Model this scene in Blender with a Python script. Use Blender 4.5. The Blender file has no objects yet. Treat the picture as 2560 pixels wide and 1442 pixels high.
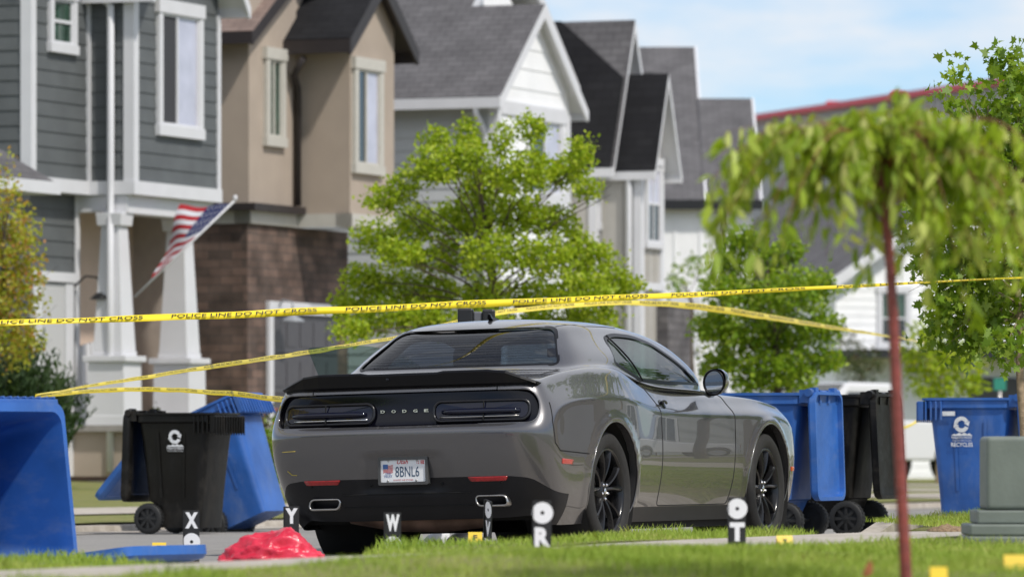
import bpy, bmesh, math, random
import numpy as np
from mathutils import Vector, Matrix
from mathutils.bvhtree import BVHTree

R = math.radians
random.seed(7)
rng = np.random.default_rng(7)
S = bpy.context.scene
COL = S.collection

# ------------------------------------------------------------------ camera
F_PX = 14222.0            # focal length in pixels of a 2560 px wide picture (200 mm lens)
CZ, VH = 0.60, 1130.0     # camera height, row of the horizon
cam_d = bpy.data.cameras.new('camera')
cam = bpy.data.objects.new('camera', cam_d); COL.objects.link(cam)
cam.location = (0, 0, CZ); cam.rotation_euler = (R(90), 0, 0)
cam_d.sensor_width = 36; cam_d.lens = 36 * F_PX / 2560
cam_d.shift_y = (VH - 721) / 2560
cam_d.clip_start = 0.1; cam_d.clip_end = 6000
cam_d.dof.use_dof = True; cam_d.dof.focus_distance = 35.5; cam_d.dof.aperture_fstop = 4.2
S.camera = cam

# ------------------------------------------------------------------ sky and sun
SUN_EL, SUN_H = R(50), Vector((0.66, -0.75, 0)).normalized()
w = bpy.data.worlds.new('World'); S.world = w; w.use_nodes = True
nt = w.node_tree; nt.nodes.clear()
def N(t, typ, **kw):
    n = t.nodes.new(typ)
    for k, v in kw.items(): setattr(n, k, v)
    return n
sky = N(nt, 'ShaderNodeTexSky', sky_type='NISHITA', sun_disc=False)
sky.sun_elevation = SUN_EL; sky.sun_rotation = math.atan2(SUN_H.x, SUN_H.y)
sky.air_density = 1.0; sky.dust_density = 0.3; sky.ozone_density = 3.5; sky.altitude = 1300
tc = N(nt, 'ShaderNodeTexCoord')
mp = N(nt, 'ShaderNodeMapping'); mp.inputs['Scale'].default_value = (1.0, 1.0, 3.6); mp.inputs['Location'].default_value = (0.63, 0.2, 0.31)
nz = N(nt, 'ShaderNodeTexNoise'); nz.inputs['Scale'].default_value = 11.0; nz.inputs['Detail'].default_value = 7; nz.inputs['Roughness'].default_value = 0.55
rp = N(nt, 'ShaderNodeValToRGB'); rp.color_ramp.elements[0].position = 0.46; rp.color_ramp.elements[1].position = 0.62
mx = N(nt, 'ShaderNodeMix', data_type='RGBA')
mx.inputs[7].default_value = (8.3, 8.45, 8.75, 1)
ml = N(nt, 'ShaderNodeMath', operation='MULTIPLY'); ml.inputs[1].default_value = 0.8
bg = N(nt, 'ShaderNodeBackground'); bg.inputs[1].default_value = 0.104
wo = N(nt, 'ShaderNodeOutputWorld')
L = nt.links.new
L(tc.outputs['Generated'], mp.inputs[0]); L(mp.outputs[0], nz.inputs['Vector']); L(nz.outputs[0], rp.inputs[0])
sx_ = N(nt, 'ShaderNodeSeparateXYZ'); L(tc.outputs['Generated'], sx_.inputs[0]); zr_ = N(nt, 'ShaderNodeMapRange'); zr_.inputs[1].default_value = .45; zr_.inputs[2].default_value = .15; zr_.inputs[3].default_value = .62; zr_.inputs[4].default_value = .85; L(sx_.outputs[2], zr_.inputs[0]); L(zr_.outputs[0], ml.inputs[1])
hz_ = N(nt, 'ShaderNodeValToRGB'); he = hz_.color_ramp.elements; he[0].position = .13; he[0].color = (0, 0, 0, 1); he[1].position = .34; he[1].color = (.72, .72, .72, 1)
q_ = he.new(.62); q_.color = (.7, .7, .7, 1); q_ = he.new(.92); q_.color = (.25, .25, .25, 1)
L(sx_.outputs[2], hz_.inputs[0]); mxm = N(nt, 'ShaderNodeMath', operation='MAXIMUM'); cc_ = N(nt, 'ShaderNodeMix', data_type='RGBA')
cc_.inputs[6].default_value = (6.7, 6.75, 6.95, 1); cc_.inputs[7].default_value = (9.0, 9.1, 9.3, 1); L(hz_.outputs[0], cc_.inputs[0]); L(cc_.outputs[2], mx.inputs[7])
tn_ = N(nt, 'ShaderNodeMix', data_type='RGBA', blend_type='MULTIPLY'); tn_.inputs[0].default_value = 1; tn_.inputs[7].default_value = (.84, .90, .99, 1)
L(rp.outputs[0], ml.inputs[0]); L(ml.outputs[0], mxm.inputs[0]); L(hz_.outputs[0], mxm.inputs[1]); L(mxm.outputs[0], mx.inputs[0]); L(sky.outputs[0], tn_.inputs[6]); L(tn_.outputs[2], mx.inputs[6]); L(mx.outputs[2], bg.inputs[0]); L(bg.outputs[0], wo.inputs[0])

sun_d = bpy.data.lights.new('sun', 'SUN'); sun_d.energy = 2.7; sun_d.angle = R(3); sun_d.color = (1.0, 0.95, 0.87)
sun = bpy.data.objects.new('sun', sun_d); COL.objects.link(sun)
sd = Vector((SUN_H.x * math.cos(SUN_EL), SUN_H.y * math.cos(SUN_EL), math.sin(SUN_EL)))
sun.rotation_euler = sd.to_track_quat('Z', 'Y').to_euler(); sun.location = (20, -20, 40)

S.view_settings.view_transform = 'Standard'; S.view_settings.look = 'None'
S.view_settings.exposure = 0.35; S.view_settings.gamma = 1
S.render.engine = 'CYCLES'
S.cycles.max_bounces = 8; S.cycles.transparent_max_bounces = 12
S.cycles.use_denoising = True

# ------------------------------------------------------------------ street frame
# X across the street (to the right, towards the camera side), t along it, z up
TH = R(21.7); SN, CS = math.sin(TH), math.cos(TH)
OX, OY = -0.2356, 35.202
def W(X, t, z=0.0): return Vector((OX + CS * X + SN * t, OY - SN * X + CS * t, z))
def dep(X, t): return OY - SN * X + CS * t
def XT(x, y): return (CS * (x - OX) - SN * (y - OY), SN * (x - OX) + CS * (y - OY))
def Tu(u, X):
    k = (u - 1280) / F_PX
    return (k * (OY - SN * X) - OX - CS * X) / (SN - CS * k)
def Xu(u, t):
    k = (u - 1280) / F_PX
    return (k * (OY + CS * t) - OX - SN * t) / (CS + SN * k)
def Zv(v, X, t): return CZ + (VH - v) * dep(X, t) / F_PX
def PX(u, v, D): return Vector(((u - 1280) / F_PX * D, D, CZ + (VH - v) * D / F_PX))

# ------------------------------------------------------------------ object helpers
def tag(o, label=None, cat=None, group=None, kind=None):
    if label: o['label'] = label
    if cat: o['category'] = cat
    if group: o['group'] = group
    if kind: o['kind'] = kind
    return o
def thing(name, label, cat, loc=(0, 0, 0), rot=(0, 0, 0), group=None):
    o = bpy.data.objects.new(name, None); COL.objects.link(o)
    o.location = loc; o.rotation_euler = rot; o.empty_display_size = 0.2
    return tag(o, label, cat, group)
def link(name, me, parent=None):
    o = bpy.data.objects.new(name, me); COL.objects.link(o)
    if parent is not None: o.parent = parent
    return o
def copy_tree(o, parent=None):
    c = o.copy(); COL.objects.link(c)
    if parent is not None: c.parent = parent
    for ch in list(o.children):
        copy_tree(ch, c)
    return c

class MB:
    """collects polygons with material slots, uv and smoothing; build() links ONE mesh object"""
    def __init__(s): s.v = []; s.f = []; s.m = []; s.sm = []; s.uv = []
    def add(s, pts, faces, mi=0, smooth=False, uvs=None):
        b = len(s.v); s.v += [tuple(p) for p in pts]
        for k, f in enumerate(faces):
            s.f.append([i + b for i in f]); s.m.append(mi); s.sm.append(smooth)
            s.uv.append(uvs[k] if uvs else None)
        return s
    def quad(s, a, b, c, d, mi=0, uv=None, smooth=False):
        return s.add([a, b, c, d], [[0, 1, 2, 3]], mi, smooth, [uv] if uv else None)
    def poly(s, pts, mi=0, uv=None): return s.add(pts, [list(range(len(pts)))], mi, False, [uv] if uv else None)
    def box(s, x0, x1, y0, y1, z0, z1, mi=0):
        p = [(x0,y0,z0),(x1,y0,z0),(x1,y1,z0),(x0,y1,z0),(x0,y0,z1),(x1,y0,z1),(x1,y1,z1),(x0,y1,z1)]
        return s.add(p, [[3,2,1,0],[4,5,6,7],[0,1,5,4],[1,2,6,5],[2,3,7,6],[3,0,4,7]], mi)
    def frus(s, c0, w0, d0, z0, c1, w1, d1, z1, mi=0):
        p = []
        for (c, w, d, z) in ((c0, w0, d0, z0), (c1, w1, d1, z1)):
            p += [(c[0]-w/2,c[1]-d/2,z),(c[0]+w/2,c[1]-d/2,z),(c[0]+w/2,c[1]+d/2,z),(c[0]-w/2,c[1]+d/2,z)]
        return s.add(p, [[3,2,1,0],[4,5,6,7],[0,1,5,4],[1,2,6,5],[2,3,7,6],[3,0,4,7]], mi)
    def prism(s, pts, off, mi=0, smooth=False):
        n = len(pts); off = Vector(off)
        a = [Vector(p) for p in pts]; b = [p + off for p in a]
        fs = [list(range(n))[::-1], [i + n for i in range(n)]] + [[i, (i+1) % n, (i+1) % n + n, i + n] for i in range(n)]
        return s.add(a + b, fs, mi, smooth)
    def tube(s, pts, rad, n=8, mi=0, closed=False, cap=True):
        pts = [Vector(p) for p in pts]; m = len(pts)
        rad = rad if hasattr(rad, '__len__') else [rad] * m
        up = None; rings = []
        for i, p in enumerate(pts):
            a = pts[(i - 1) % m] if (closed or i > 0) else p
            b = pts[(i + 1) % m] if (closed or i < m - 1) else p
            d = (b - a).normalized() if (b - a).length > 1e-9 else Vector((0, 0, 1))
            if up is None: up = d.orthogonal().normalized()
            up = (up - d * up.dot(d))
            up = up.normalized() if up.length > 1e-6 else d.orthogonal().normalized()
            q = d.cross(up)
            rings.append([p + (up * math.cos(2*math.pi*k/n) + q * math.sin(2*math.pi*k/n)) * rad[i] for k in range(n)])
        vs = [v for r in rings for v in r]; fs = []
        for i in range(m if closed else m - 1):
            j = (i + 1) % m
            fs += [[i*n+k, i*n+(k+1) % n, j*n+(k+1) % n, j*n+k] for k in range(n)]
        s.add(vs, fs, mi, True)
        if cap and not closed:
            s.add(rings[0], [list(range(n))[::-1]], mi); s.add(rings[-1], [list(range(n))], mi)
        return s
    def lathe(s, prof, n=32, axis='X', c=(0, 0, 0), mi=0, smooth=True, ang=2*math.pi):
        """prof: list of (along axis, radius)"""
        c = Vector(c); vs = []; m = len(prof); full = abs(ang - 2*math.pi) < 1e-6
        nn = n if full else n + 1
        for (h, r) in prof:
            for k in range(nn):
                a = ang * k / n; cc, ss = r*math.cos(a), r*math.sin(a)
                vs.append(c + Vector((h, cc, ss) if axis == 'X' else (cc, h, ss) if axis == 'Y' else (cc, ss, h)))
        fs = []
        for i in range(m - 1):
            for k in range(n):
                k2 = (k + 1) % nn
                fs.append([i*nn+k, i*nn+k2, (i+1)*nn+k2, (i+1)*nn+k])
        return s.add(vs, fs, mi, smooth)
    def build(s, name, mats, parent=None, bevel=0, seg=2, recalc=True):
        me = bpy.data.meshes.new(name)
        me.from_pydata(s.v, [], s.f)
        mats = mats if isinstance(mats, (list, tuple)) else [mats]
        for m in mats: me.materials.append(m)
        me.polygons.foreach_set('material_index', s.m)
        me.polygons.foreach_set('use_smooth', s.sm)
        if any(u is not None for u in s.uv):
            ul = me.uv_layers.new(name='UVMap').data; i = 0
            for f, u in zip(s.f, s.uv):
                for k in range(len(f)):
                    if u: ul[i].uv = u[k]
                    i += 1
        if recalc:
            bm = bmesh.new(); bm.from_mesh(me)
            bmesh.ops.remove_doubles(bm, verts=bm.verts, dist=1e-5) if not any(u is not None for u in s.uv) else None
            bmesh.ops.recalc_face_normals(bm, faces=bm.faces); bm.to_mesh(me); bm.free()
        o = link(name, me, parent)
        if bevel:
            b = o.modifiers.new('bevel', 'BEVEL'); b.width = bevel; b.segments = seg; b.limit_method = 'ANGLE'; b.angle_limit = R(35)
            b.harden_normals = False
        return o

# ------------------------------------------------------------------ materials
MT = {}
def pm(name, col, rough=0.6, metal=0.0, coat=0.0, spec=0.5, var=0.0, vscale=8.0, bump=0.0, bscale=60.0, coords='Object', coat_rough=0.03, var2=None):
    """principled material with procedural colour variation and bump"""
    m = bpy.data.materials.new(name); m.use_nodes = True; t = m.node_tree; b = t.nodes['Principled BSDF']
    b.inputs['Base Color'].default_value = (*col, 1); b.inputs['Roughness'].default_value = rough
    b.inputs['Metallic'].default_value = metal; b.inputs['Coat Weight'].default_value = coat; b.inputs['Coat Roughness'].default_value = coat_rough
    b.inputs['Specular IOR Level'].default_value = spec
    if var or bump:
        c = N(t, 'ShaderNodeTexCoord')
    if var:
        n = N(t, 'ShaderNodeTexNoise'); n.inputs['Scale'].default_value = vscale; n.inputs['Detail'].default_value = 5
        r = N(t, 'ShaderNodeMix', data_type='RGBA')
        hi = var2 if var2 else tuple(min(1, x * (1 + var)) for x in col)
        r.inputs[6].default_value = (*[x * (1 - var) for x in col], 1); r.inputs[7].default_value = (*hi, 1)
        cr = N(t, 'ShaderNodeMapRange'); cr.inputs[1].default_value = 0.3; cr.inputs[2].default_value = 0.7
        t.links.new(c.outputs[coords], n.inputs['Vector']); t.links.new(n.outputs[0], cr.inputs[0]); t.links.new(cr.outputs[0], r.inputs[0]); t.links.new(r.outputs[2], b.inputs['Base Color'])
    if bump:
        n2 = N(t, 'ShaderNodeTexNoise'); n2.inputs['Scale'].default_value = bscale; n2.inputs['Detail'].default_value = 4
        bp = N(t, 'ShaderNodeBump'); bp.inputs['Strength'].default_value = bump; bp.inputs['Distance'].default_value = 0.02
        t.links.new(c.outputs[coords], n2.inputs['Vector']); t.links.new(n2.outputs[0], bp.inputs['Height']); t.links.new(bp.outputs[0], b.inputs['Normal'])
    MT[name] = m
    return m
def glass_mat(name, tint, ior=1.5, extra=0.0):
    m = bpy.data.materials.new(name); m.use_nodes = True; t = m.node_tree; t.nodes.clear()
    o = N(t, 'ShaderNodeOutputMaterial'); mixs = N(t, 'ShaderNodeMixShader'); tr = N(t, 'ShaderNodeBsdfTransparent'); gl = N(t, 'ShaderNodeBsdfGlossy')
    tr.inputs[0].default_value = (*tint, 1); gl.inputs['Roughness'].default_value = 0.015
    fr = N(t, 'ShaderNodeLayerWeight'); fr.inputs[0].default_value = .5; pw = N(t, 'ShaderNodeMath', operation='POWER'); pw.inputs[1].default_value = 5
    ad = N(t, 'ShaderNodeMath', operation='MULTIPLY_ADD'); ad.inputs[1].default_value = .95 - extra; ad.inputs[2].default_value = .05 + extra; ad.use_clamp = True
    t.links.new(fr.outputs['Facing'], pw.inputs[0]); t.links.new(pw.outputs[0], ad.inputs[0]); t.links.new(ad.outputs[0], mixs.inputs[0]); t.links.new(tr.outputs[0], mixs.inputs[1]); t.links.new(gl.outputs[0], mixs.inputs[2]); t.links.new(mixs.outputs[0], o.inputs[0])
    MT[name] = m; return m
def text_mesh(txt, size, bold=0.0, shear=0.0, depth=0.0, align='CENTER', sx=1.0):
    """outline of a string as a mesh in the xy plane, centred"""
    c = bpy.data.curves.new('lettering', 'FONT'); c.body = txt; c.size = size; c.offset = bold; c.shear = shear; c.extrude = depth
    c.align_x = align; c.align_y = 'CENTER'; c.resolution_u = 3
    o = bpy.data.objects.new('lettering', c); COL.objects.link(o)
    dg = bpy.context.evaluated_depsgraph_get(); me = bpy.data.meshes.new_from_object(o.evaluated_get(dg))
    bpy.data.objects.remove(o); bpy.data.curves.remove(c)
    vs = [v.co.copy() for v in me.vertices]; fs = [list(p.vertices) for p in me.polygons]
    bpy.data.meshes.remove(me)
    if sx != 1.0:
        for v in vs: v.x *= sx
    return vs, fs
def put_text(mb, txt, size, mat4, mi=0, fit=None, **kw):
    """adds lettering to MB; fit = (width, height) stretches the string to that size"""
    vs, fs = text_mesh(txt, size, **kw)
    if fit:
        xs = [v.x for v in vs]; ys = [v.y for v in vs]
        cx, cy = (min(xs)+max(xs))/2, (min(ys)+max(ys))/2
        ax = fit[0] / max(1e-6, max(xs)-min(xs)) if fit[0] else 1; ay = fit[1] / max(1e-6, max(ys)-min(ys)) if fit[1] else ax
        if not fit[0]: ax = ay
        vs = [Vector(((v.x-cx)*ax, (v.y-cy)*ay, v.z)) for v in vs]
    mb.add([mat4 @ v for v in vs], fs, mi)
def frame(o, xa, ya):
    """matrix mapping local x,y to the given axes at origin o"""
    xa = Vector(xa).normalized(); ya = Vector(ya); ya = (ya - xa * ya.dot(xa)).normalized(); za = xa.cross(ya)
    return Matrix(((xa.x, ya.x, za.x, o[0]), (xa.y, ya.y, za.y, o[1]), (xa.z, ya.z, za.z, o[2]), (0, 0, 0, 1)))
# ================================================================== the grey coupe
def car_paint():
    m = pm('grey_metallic_paint', (0.118, 0.115, 0.120), rough=0.27, metal=0.65, coat=1.0, coat_rough=0.012, spec=0.5)
    return m
PAINT = car_paint()
BLK_PL = pm('black_plastic', (0.011, 0.011, 0.013), rough=0.42, spec=.25, var=0.15, bump=0.02, bscale=300)
BLK_GL = pm('gloss_black', (0.003, 0.003, 0.006), rough=0.10, spec=.35)
BLK_SAT = pm('satin_black', (0.003, 0.003, 0.004), rough=0.3, spec=.25)
RUBBER = pm('tyre_rubber', (0.016, 0.015, 0.014), rough=0.75, var=0.25, vscale=30, bump=0.1, bscale=120)
WELL = pm('wheel_well_black', (0.008, 0.008, 0.008), rough=0.9)
GAPM = pm('panel_gap_black', (0.004, 0.004, 0.004), rough=0.9)
RIMM = pm('black_alloy', (0.008, 0.008, 0.009), rough=0.25, metal=0.2, coat=0.15)
CHROME = pm('chrome', (0.75, 0.75, 0.75), rough=0.12, metal=1.0)
STEEL = pm('brushed_steel', (0.45, 0.43, 0.41), rough=0.3, metal=1.0, var=0.2)
REDL = pm('red_reflector', (0.32, 0.008, 0.01), rough=0.18, coat=0.5, var=0.2, vscale=60)
PINKL = pm('red_side_marker', (0.45, 0.06, 0.05), rough=0.2, coat=0.5)
ORANGE = pm('orange_marker', (0.65, 0.09, 0.01), rough=0.2, coat=0.5)
LENS = pm('dark_lamp_lens', (0.004, 0.005, 0.016), rough=0.05, spec=.5)
LENSRING = pm('smoked_lamp_ring', (0.014, 0.014, 0.017), rough=0.28, spec=.4)
INTER = pm('dark_interior', (0.012, 0.012, 0.013), rough=0.8)
SEATM = pm('seat_leather', (0.03, 0.032, 0.036), rough=0.5)
G_REAR = glass_mat('tinted_rear_glass', (0.075, 0.10, 0.145), 1.52, 0.07)
G_SIDE = glass_mat('tinted_side_glass', (0.17, 0.25, 0.20), 1.5, 0.06)
G_DOOR = glass_mat('teal_door_glass', (0.50, 0.66, 0.62), 1.5, 0.08)
G_CLR = glass_mat('clear_car_glass', (0.72, 0.82, 0.78), 1.45)
MIRR = pm('mirror_glass', (0.8, 0.82, 0.82), rough=0.02, metal=1.0)

def bspline_rows(P, nsub, closed):
    """uniform cubic B-spline along axis 0 of P (n,...) ; interpolation of the control rows is approached by correction"""
    n = P.shape[0]
    def ev(C, us):
        out = np.zeros((len(us),) + C.shape[1:])
        for k, u in enumerate(us):
            i = int(math.floor(u)); f = u - i
            b = ((1-f)**3/6, (3*f**3-6*f**2+4)/6, (-3*f**3+3*f**2+3*f+1)/6, f**3/6)
            for j in range(4):
                q = i - 1 + j
                if closed: row = C[q % n]
                else:
                    row = C[0]*2 - C[min(1, n-1)] if q < 0 else C[n-1]*2 - C[n-2] if q > n-1 else C[q]
                out[k] += b[j] * row
        return out
    C = P.copy()
    for _ in range(3): C = C + 0.55 * (P - ev(C, range(n)))
    m = n * nsub if closed else (n - 1) * nsub
    us = [k / nsub for k in range(m if closed else m + 1)]
    if not closed: us[-1] = n - 1 - 1e-9
    return ev(C, us)

SY = [None]*4 + [-.80, -.42, 0.0, .42, .90, 1.60, 2.28, 2.60, 2.946, 3.30]
def side(xs, zs): return [(x, y, z) for x, y, z in zip(xs, SY[4:], zs)]
Wd = [.925, .945, .955, .945, .915, .905, .915, .930, .940, .922]
cre = [.885, .925, .935, .915, .855, .840, .835, .832, .825, .805]
shl = [1.035, 1.085, 1.108, 1.098, .998, .980, .962, .952, .936, .905]
def off(d, dz): return side([w - d for w in Wd], dz)
def flat(z): return [z]*10
RINGS = [
 # bottom lip
 [(0,-.95,.215),(.42,-.94,.215),(.64,-.90,.22),(.745,-.80,.225)] + side([.80,.86,.86,.86,.85,.845,.85,.86,.86,.84],flat(.17)) + [(.80,3.52,.19),(.66,3.66,.19),(.40,3.74,.19),(0,3.76,.19)],
 [(0,-1.02,.29),(.42,-1.01,.29),(.69,-.965,.29),(.805,-.865,.29)] + off(.05,[.275]+[.265]*9) + [(.85,3.56,.28),(.69,3.72,.28),(.40,3.81,.28),(0,3.83,.28)],
 [(0,-1.085,.42),(.43,-1.075,.42),(.73,-1.035,.42),(.862,-.935,.42)] + off(.016,flat(.42)) + [(.875,3.585,.42),(.70,3.75,.42),(.40,3.84,.42),(0,3.86,.42)],
 [(0,-1.13,.57),(.44,-1.12,.57),(.75,-1.085,.57),(.895,-.985,.57)] + off(0,flat(.58)) + [(.885,3.60,.56),(.70,3.77,.56),(.40,3.86,.56),(0,3.88,.56)],
 [(0,-1.15,.69),(.44,-1.14,.69),(.75,-1.105,.69),(.905,-1.0,.69)] + off(.0,[.71,.73,.73,.72,.71,.70,.70,.70,.69,.68]) + [(.882,3.60,.66),(.70,3.76,.66),(.40,3.85,.66),(0,3.87,.66)],
 [(0,-1.155,.742),(.44,-1.145,.742),(.75,-1.108,.742),(.905,-.998,.75)] + off(.002,[z-.045 for z in cre]) + [(.878,3.59,.735),(.69,3.74,.735),(.40,3.83,.73),(0,3.85,.73)],
 [(0,-1.135,.772),(.44,-1.125,.772),(.75,-1.088,.774),(.897,-.988,.80)] + off(.005,cre) + [(.868,3.57,.775),(.68,3.72,.77),(.40,3.81,.77),(0,3.83,.77)],
 [(0,-1.095,.80),(.44,-1.085,.80),(.75,-1.055,.81),(.885,-.972,.86)] + off(.022,[z+.035 for z in cre]) + [(.855,3.55,.81),(.67,3.71,.805),(.40,3.80,.805),(0,3.82,.805)],
 [(0,-1.075,.90),(.44,-1.067,.90),(.735,-1.04,.905),(.86,-.955,.94)] + off(.062,[a*.35+b*.65 for a,b in zip(cre,shl)]) + [(.84,3.53,.845),(.66,3.70,.845),(.40,3.79,.845),(0,3.81,.845)],
 [(0,-1.065,.985),(.44,-1.058,.985),(.72,-1.03,.985),(.835,-.94,1.0)] + off(.092,shl) + [(.81,3.48,.885),(.64,3.66,.88),(.39,3.75,.88),(0,3.77,.88)],
 [(0,-1.03,1.03),(.43,-1.023,1.03),(.69,-.995,1.03),(.795,-.905,1.035)] + off(.125,[z+.018 for z in shl]) + [(.76,3.42,.905),(.60,3.58,.902),(.37,3.67,.905),(0,3.69,.905)],
 [(0,-.85,1.065),(.36,-.85,1.063),(.62,-.82,1.06),(.735,-.76,1.06),(.785,-.60,1.075),(.81,-.33,1.108),(.822,0,1.124),(.822,.40,1.115),(.83,.90,1.022),(.845,1.58,1.002),(.80,2.15,.99),(.70,2.45,.982),(.62,2.75,.975),(.55,3.10,.955),(.48,3.30,.94),(.35,3.40,.937),(.18,3.42,.938),(0,3.43,.938)],
 [(0,-.55,1.095),(.34,-.55,1.093),(.58,-.52,1.09),(.70,-.46,1.09),(.758,-.35,1.103),(.785,-.16,1.126),(.797,.08,1.134),(.80,.42,1.126),(.818,.92,1.03),(.832,1.57,1.008),(.795,2.03,1.0),(.71,2.28,1.0),(.61,2.48,.997),(.50,2.68,.992),(.40,2.78,.988),(.27,2.84,.988),(.14,2.86,.988),(0,2.86,.988)],
 [(0,-0.305,1.118),(0.34,-0.3,1.118),(0.575,-0.275,1.118),(0.695,-0.225,1.12),(0.745,-0.12,1.135),(0.765,0.02,1.15),(0.775,0.2,1.15),(0.782,0.46,1.14),(0.805,0.975,1.042),(0.82,1.61,1.018),(0.79,2.0,1.012),(0.73,2.12,1.014),(0.64,2.22,1.018),(0.52,2.3,1.022),(0.4,2.35,1.026),(0.27,2.38,1.03),(0.14,2.4,1.03),(0,2.4,1.03)],
 [(0,-0.18,1.21),(0.33,-0.175,1.21),(0.55,-0.15,1.21),(0.655,-0.09,1.21),(0.7,0.0,1.218),(0.722,0.12,1.225),(0.735,0.3,1.225),(0.742,0.55,1.22),(0.775,1.05,1.15),(0.786,1.64,1.12),(0.768,1.98,1.108),(0.718,2.07,1.11),(0.619,2.13,1.115),(0.5,2.19,1.12),(0.39,2.23,1.125),(0.26,2.26,1.13),(0.13,2.28,1.13),(0,2.28,1.13)],
 [(0,0.02,1.34),(0.3,0.025,1.34),(0.475,0.045,1.335),(0.565,0.1,1.33),(0.6,0.17,1.335),(0.622,0.28,1.335),(0.638,0.42,1.335),(0.645,0.65,1.33),(0.668,1.09,1.305),(0.68,1.544,1.275),(0.678,1.79,1.255),(0.638,1.85,1.258),(0.549,1.89,1.265),(0.45,1.93,1.272),(0.35,1.96,1.278),(0.24,1.98,1.282),(0.12,1.99,1.282),(0,1.99,1.282)],
 [(0,0.15,1.402),(0.28,0.155,1.402),(0.43,0.175,1.398),(0.51,0.22,1.39),(0.545,0.28,1.392),(0.57,0.38,1.394),(0.582,0.5,1.394),(0.588,0.7,1.392),(0.606,1.055,1.38),(0.603,1.372,1.36),(0.583,1.56,1.35),(0.548,1.6,1.35),(0.479,1.63,1.352),(0.39,1.66,1.356),(0.31,1.68,1.36),(0.21,1.69,1.363),(0.1,1.7,1.363),(0,1.7,1.363)],
 [(0,0.35,1.447),(0.22,0.36,1.445),(0.34,0.38,1.44),(0.4,0.42,1.436),(0.42,0.47,1.436),(0.43,0.54,1.436),(0.435,0.63,1.436),(0.435,0.76,1.436),(0.43,0.95,1.432),(0.42,1.132,1.425),(0.4,1.25,1.42),(0.37,1.29,1.42),(0.32,1.32,1.42),(0.27,1.34,1.42),(0.2,1.36,1.42),(0.13,1.37,1.42),(0.06,1.37,1.42),(0,1.37,1.42)],
 [(0,y,1.455) for y in (.55,.56,.58,.60,.63,.67,.72,.78,.84,.90,.95,.98,1.0,1.02,1.04,1.05,1.06,1.06)],
]
def build_shell():
    P = []
    for ring in RINGS:
        r = list(ring) + [(-x, y, z) for (x, y, z) in ring[-2:0:-1]]
        P.append(r)
    P = np.array(P, float)                                   # rings x stations x 3
    a = bspline_rows(P, 7, False)                            # along rings
    b = bspline_rows(np.swapaxes(a, 0, 1).copy(), 9, True)   # around
    G = np.swapaxes(b, 0, 1)                                 # (nr, ns, 3)
    x, y, z = G[..., 0], G[..., 1], G[..., 2]
    def ss(e0, e1, v):
        q = np.clip((v - e0) / (e1 - e0), 0, 1); return q*q*(3-2*q)
    # number plate recess in the bumper
    m = ss(.30, .245, np.abs(x) + (z - .45)*.35) * ss(.625, .595, z) * ss(.36, .42, z) * ss(-.95, -1.02, y)
    G[..., 1] = y + .035 * m
    # rolled lips round the wheel arches
    for yc in (0.0, 2.946):
        d = np.hypot(y - yc, z - .375)
        m = np.exp(-((d - .435) / .022)**2) * ss(.2, .3, z) * (np.abs(x) > .8)
        G[..., 0] += np.sign(x) * .014 * m
    return G

def pip(p, poly):
    c = False; n = len(poly); j = n - 1
    for i in range(n):
        if (poly[i][1] > p[1]) != (poly[j][1] > p[1]) and p[0] < (poly[j][0]-poly[i][0])*(p[1]-poly[i][1])/(poly[j][1]-poly[i][1]) + poly[i][0]: c = not c
        j = i
    return c
def cut_poly(bm, poly, ax, cond):
    """cuts the outline of poly (in the two coordinates ax) into the faces for which cond holds"""
    i, j = ax; k = 3 - i - j
    lo = [min(p[q] for p in poly) - .06 for q in (0, 1)]; hi = [max(p[q] for p in poly) + .06 for q in (0, 1)]
    fs = []
    for f in bm.faces:
        c = f.calc_center_median()
        if lo[0] <= c[i] <= hi[0] and lo[1] <= c[j] <= hi[1] and cond(c): fs.append(f)
    fs = set(fs); n = len(poly)
    for s in range(n):
        p, q = poly[s], poly[(s+1) % n]
        sl = [min(p[a], q[a]) - .004 for a in (0, 1)]; sh = [max(p[a], q[a]) + .004 for a in (0, 1)]
        loc = []
        for f in fs:
            if not f.is_valid: continue
            a = [v.co[i] for v in f.verts]; b = [v.co[j] for v in f.verts]
            if max(a) >= sl[0] and min(a) <= sh[0] and max(b) >= sl[1] and min(b) <= sh[1]: loc.append(f)
        if not loc: continue
        geom = set(loc)
        for f in loc: geom.update(f.edges); geom.update(f.verts)
        co = [0, 0, 0]; no = [0, 0, 0]; co[i], co[j] = p; no[i], no[j] = -(q[1]-p[1]), q[0]-p[0]
        if abs(no[i]) + abs(no[j]) < 1e-9: continue
        r = bmesh.ops.bisect_plane(bm, geom=list(geom), dist=2e-5, plane_co=co, plane_no=no)
        fs = {f for f in fs if f.is_valid} | {g for g in r['geom'] if isinstance(g, bmesh.types.BMFace)}
    return [f for f in fs if f.is_valid]
def rrect(cx, cy, w, h, r, n=6):
    out = []
    for sx, sy, a0 in ((1, 1, 0), (-1, 1, 90), (-1, -1, 180), (1, -1, 270)):
        for k in range(n + 1):
            a = R(a0 + 90*k/n); out.append((cx + sx*(w/2-r) + r*math.cos(a), cy + sy*(h/2-r) + r*math.sin(a)))
    return out
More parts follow.
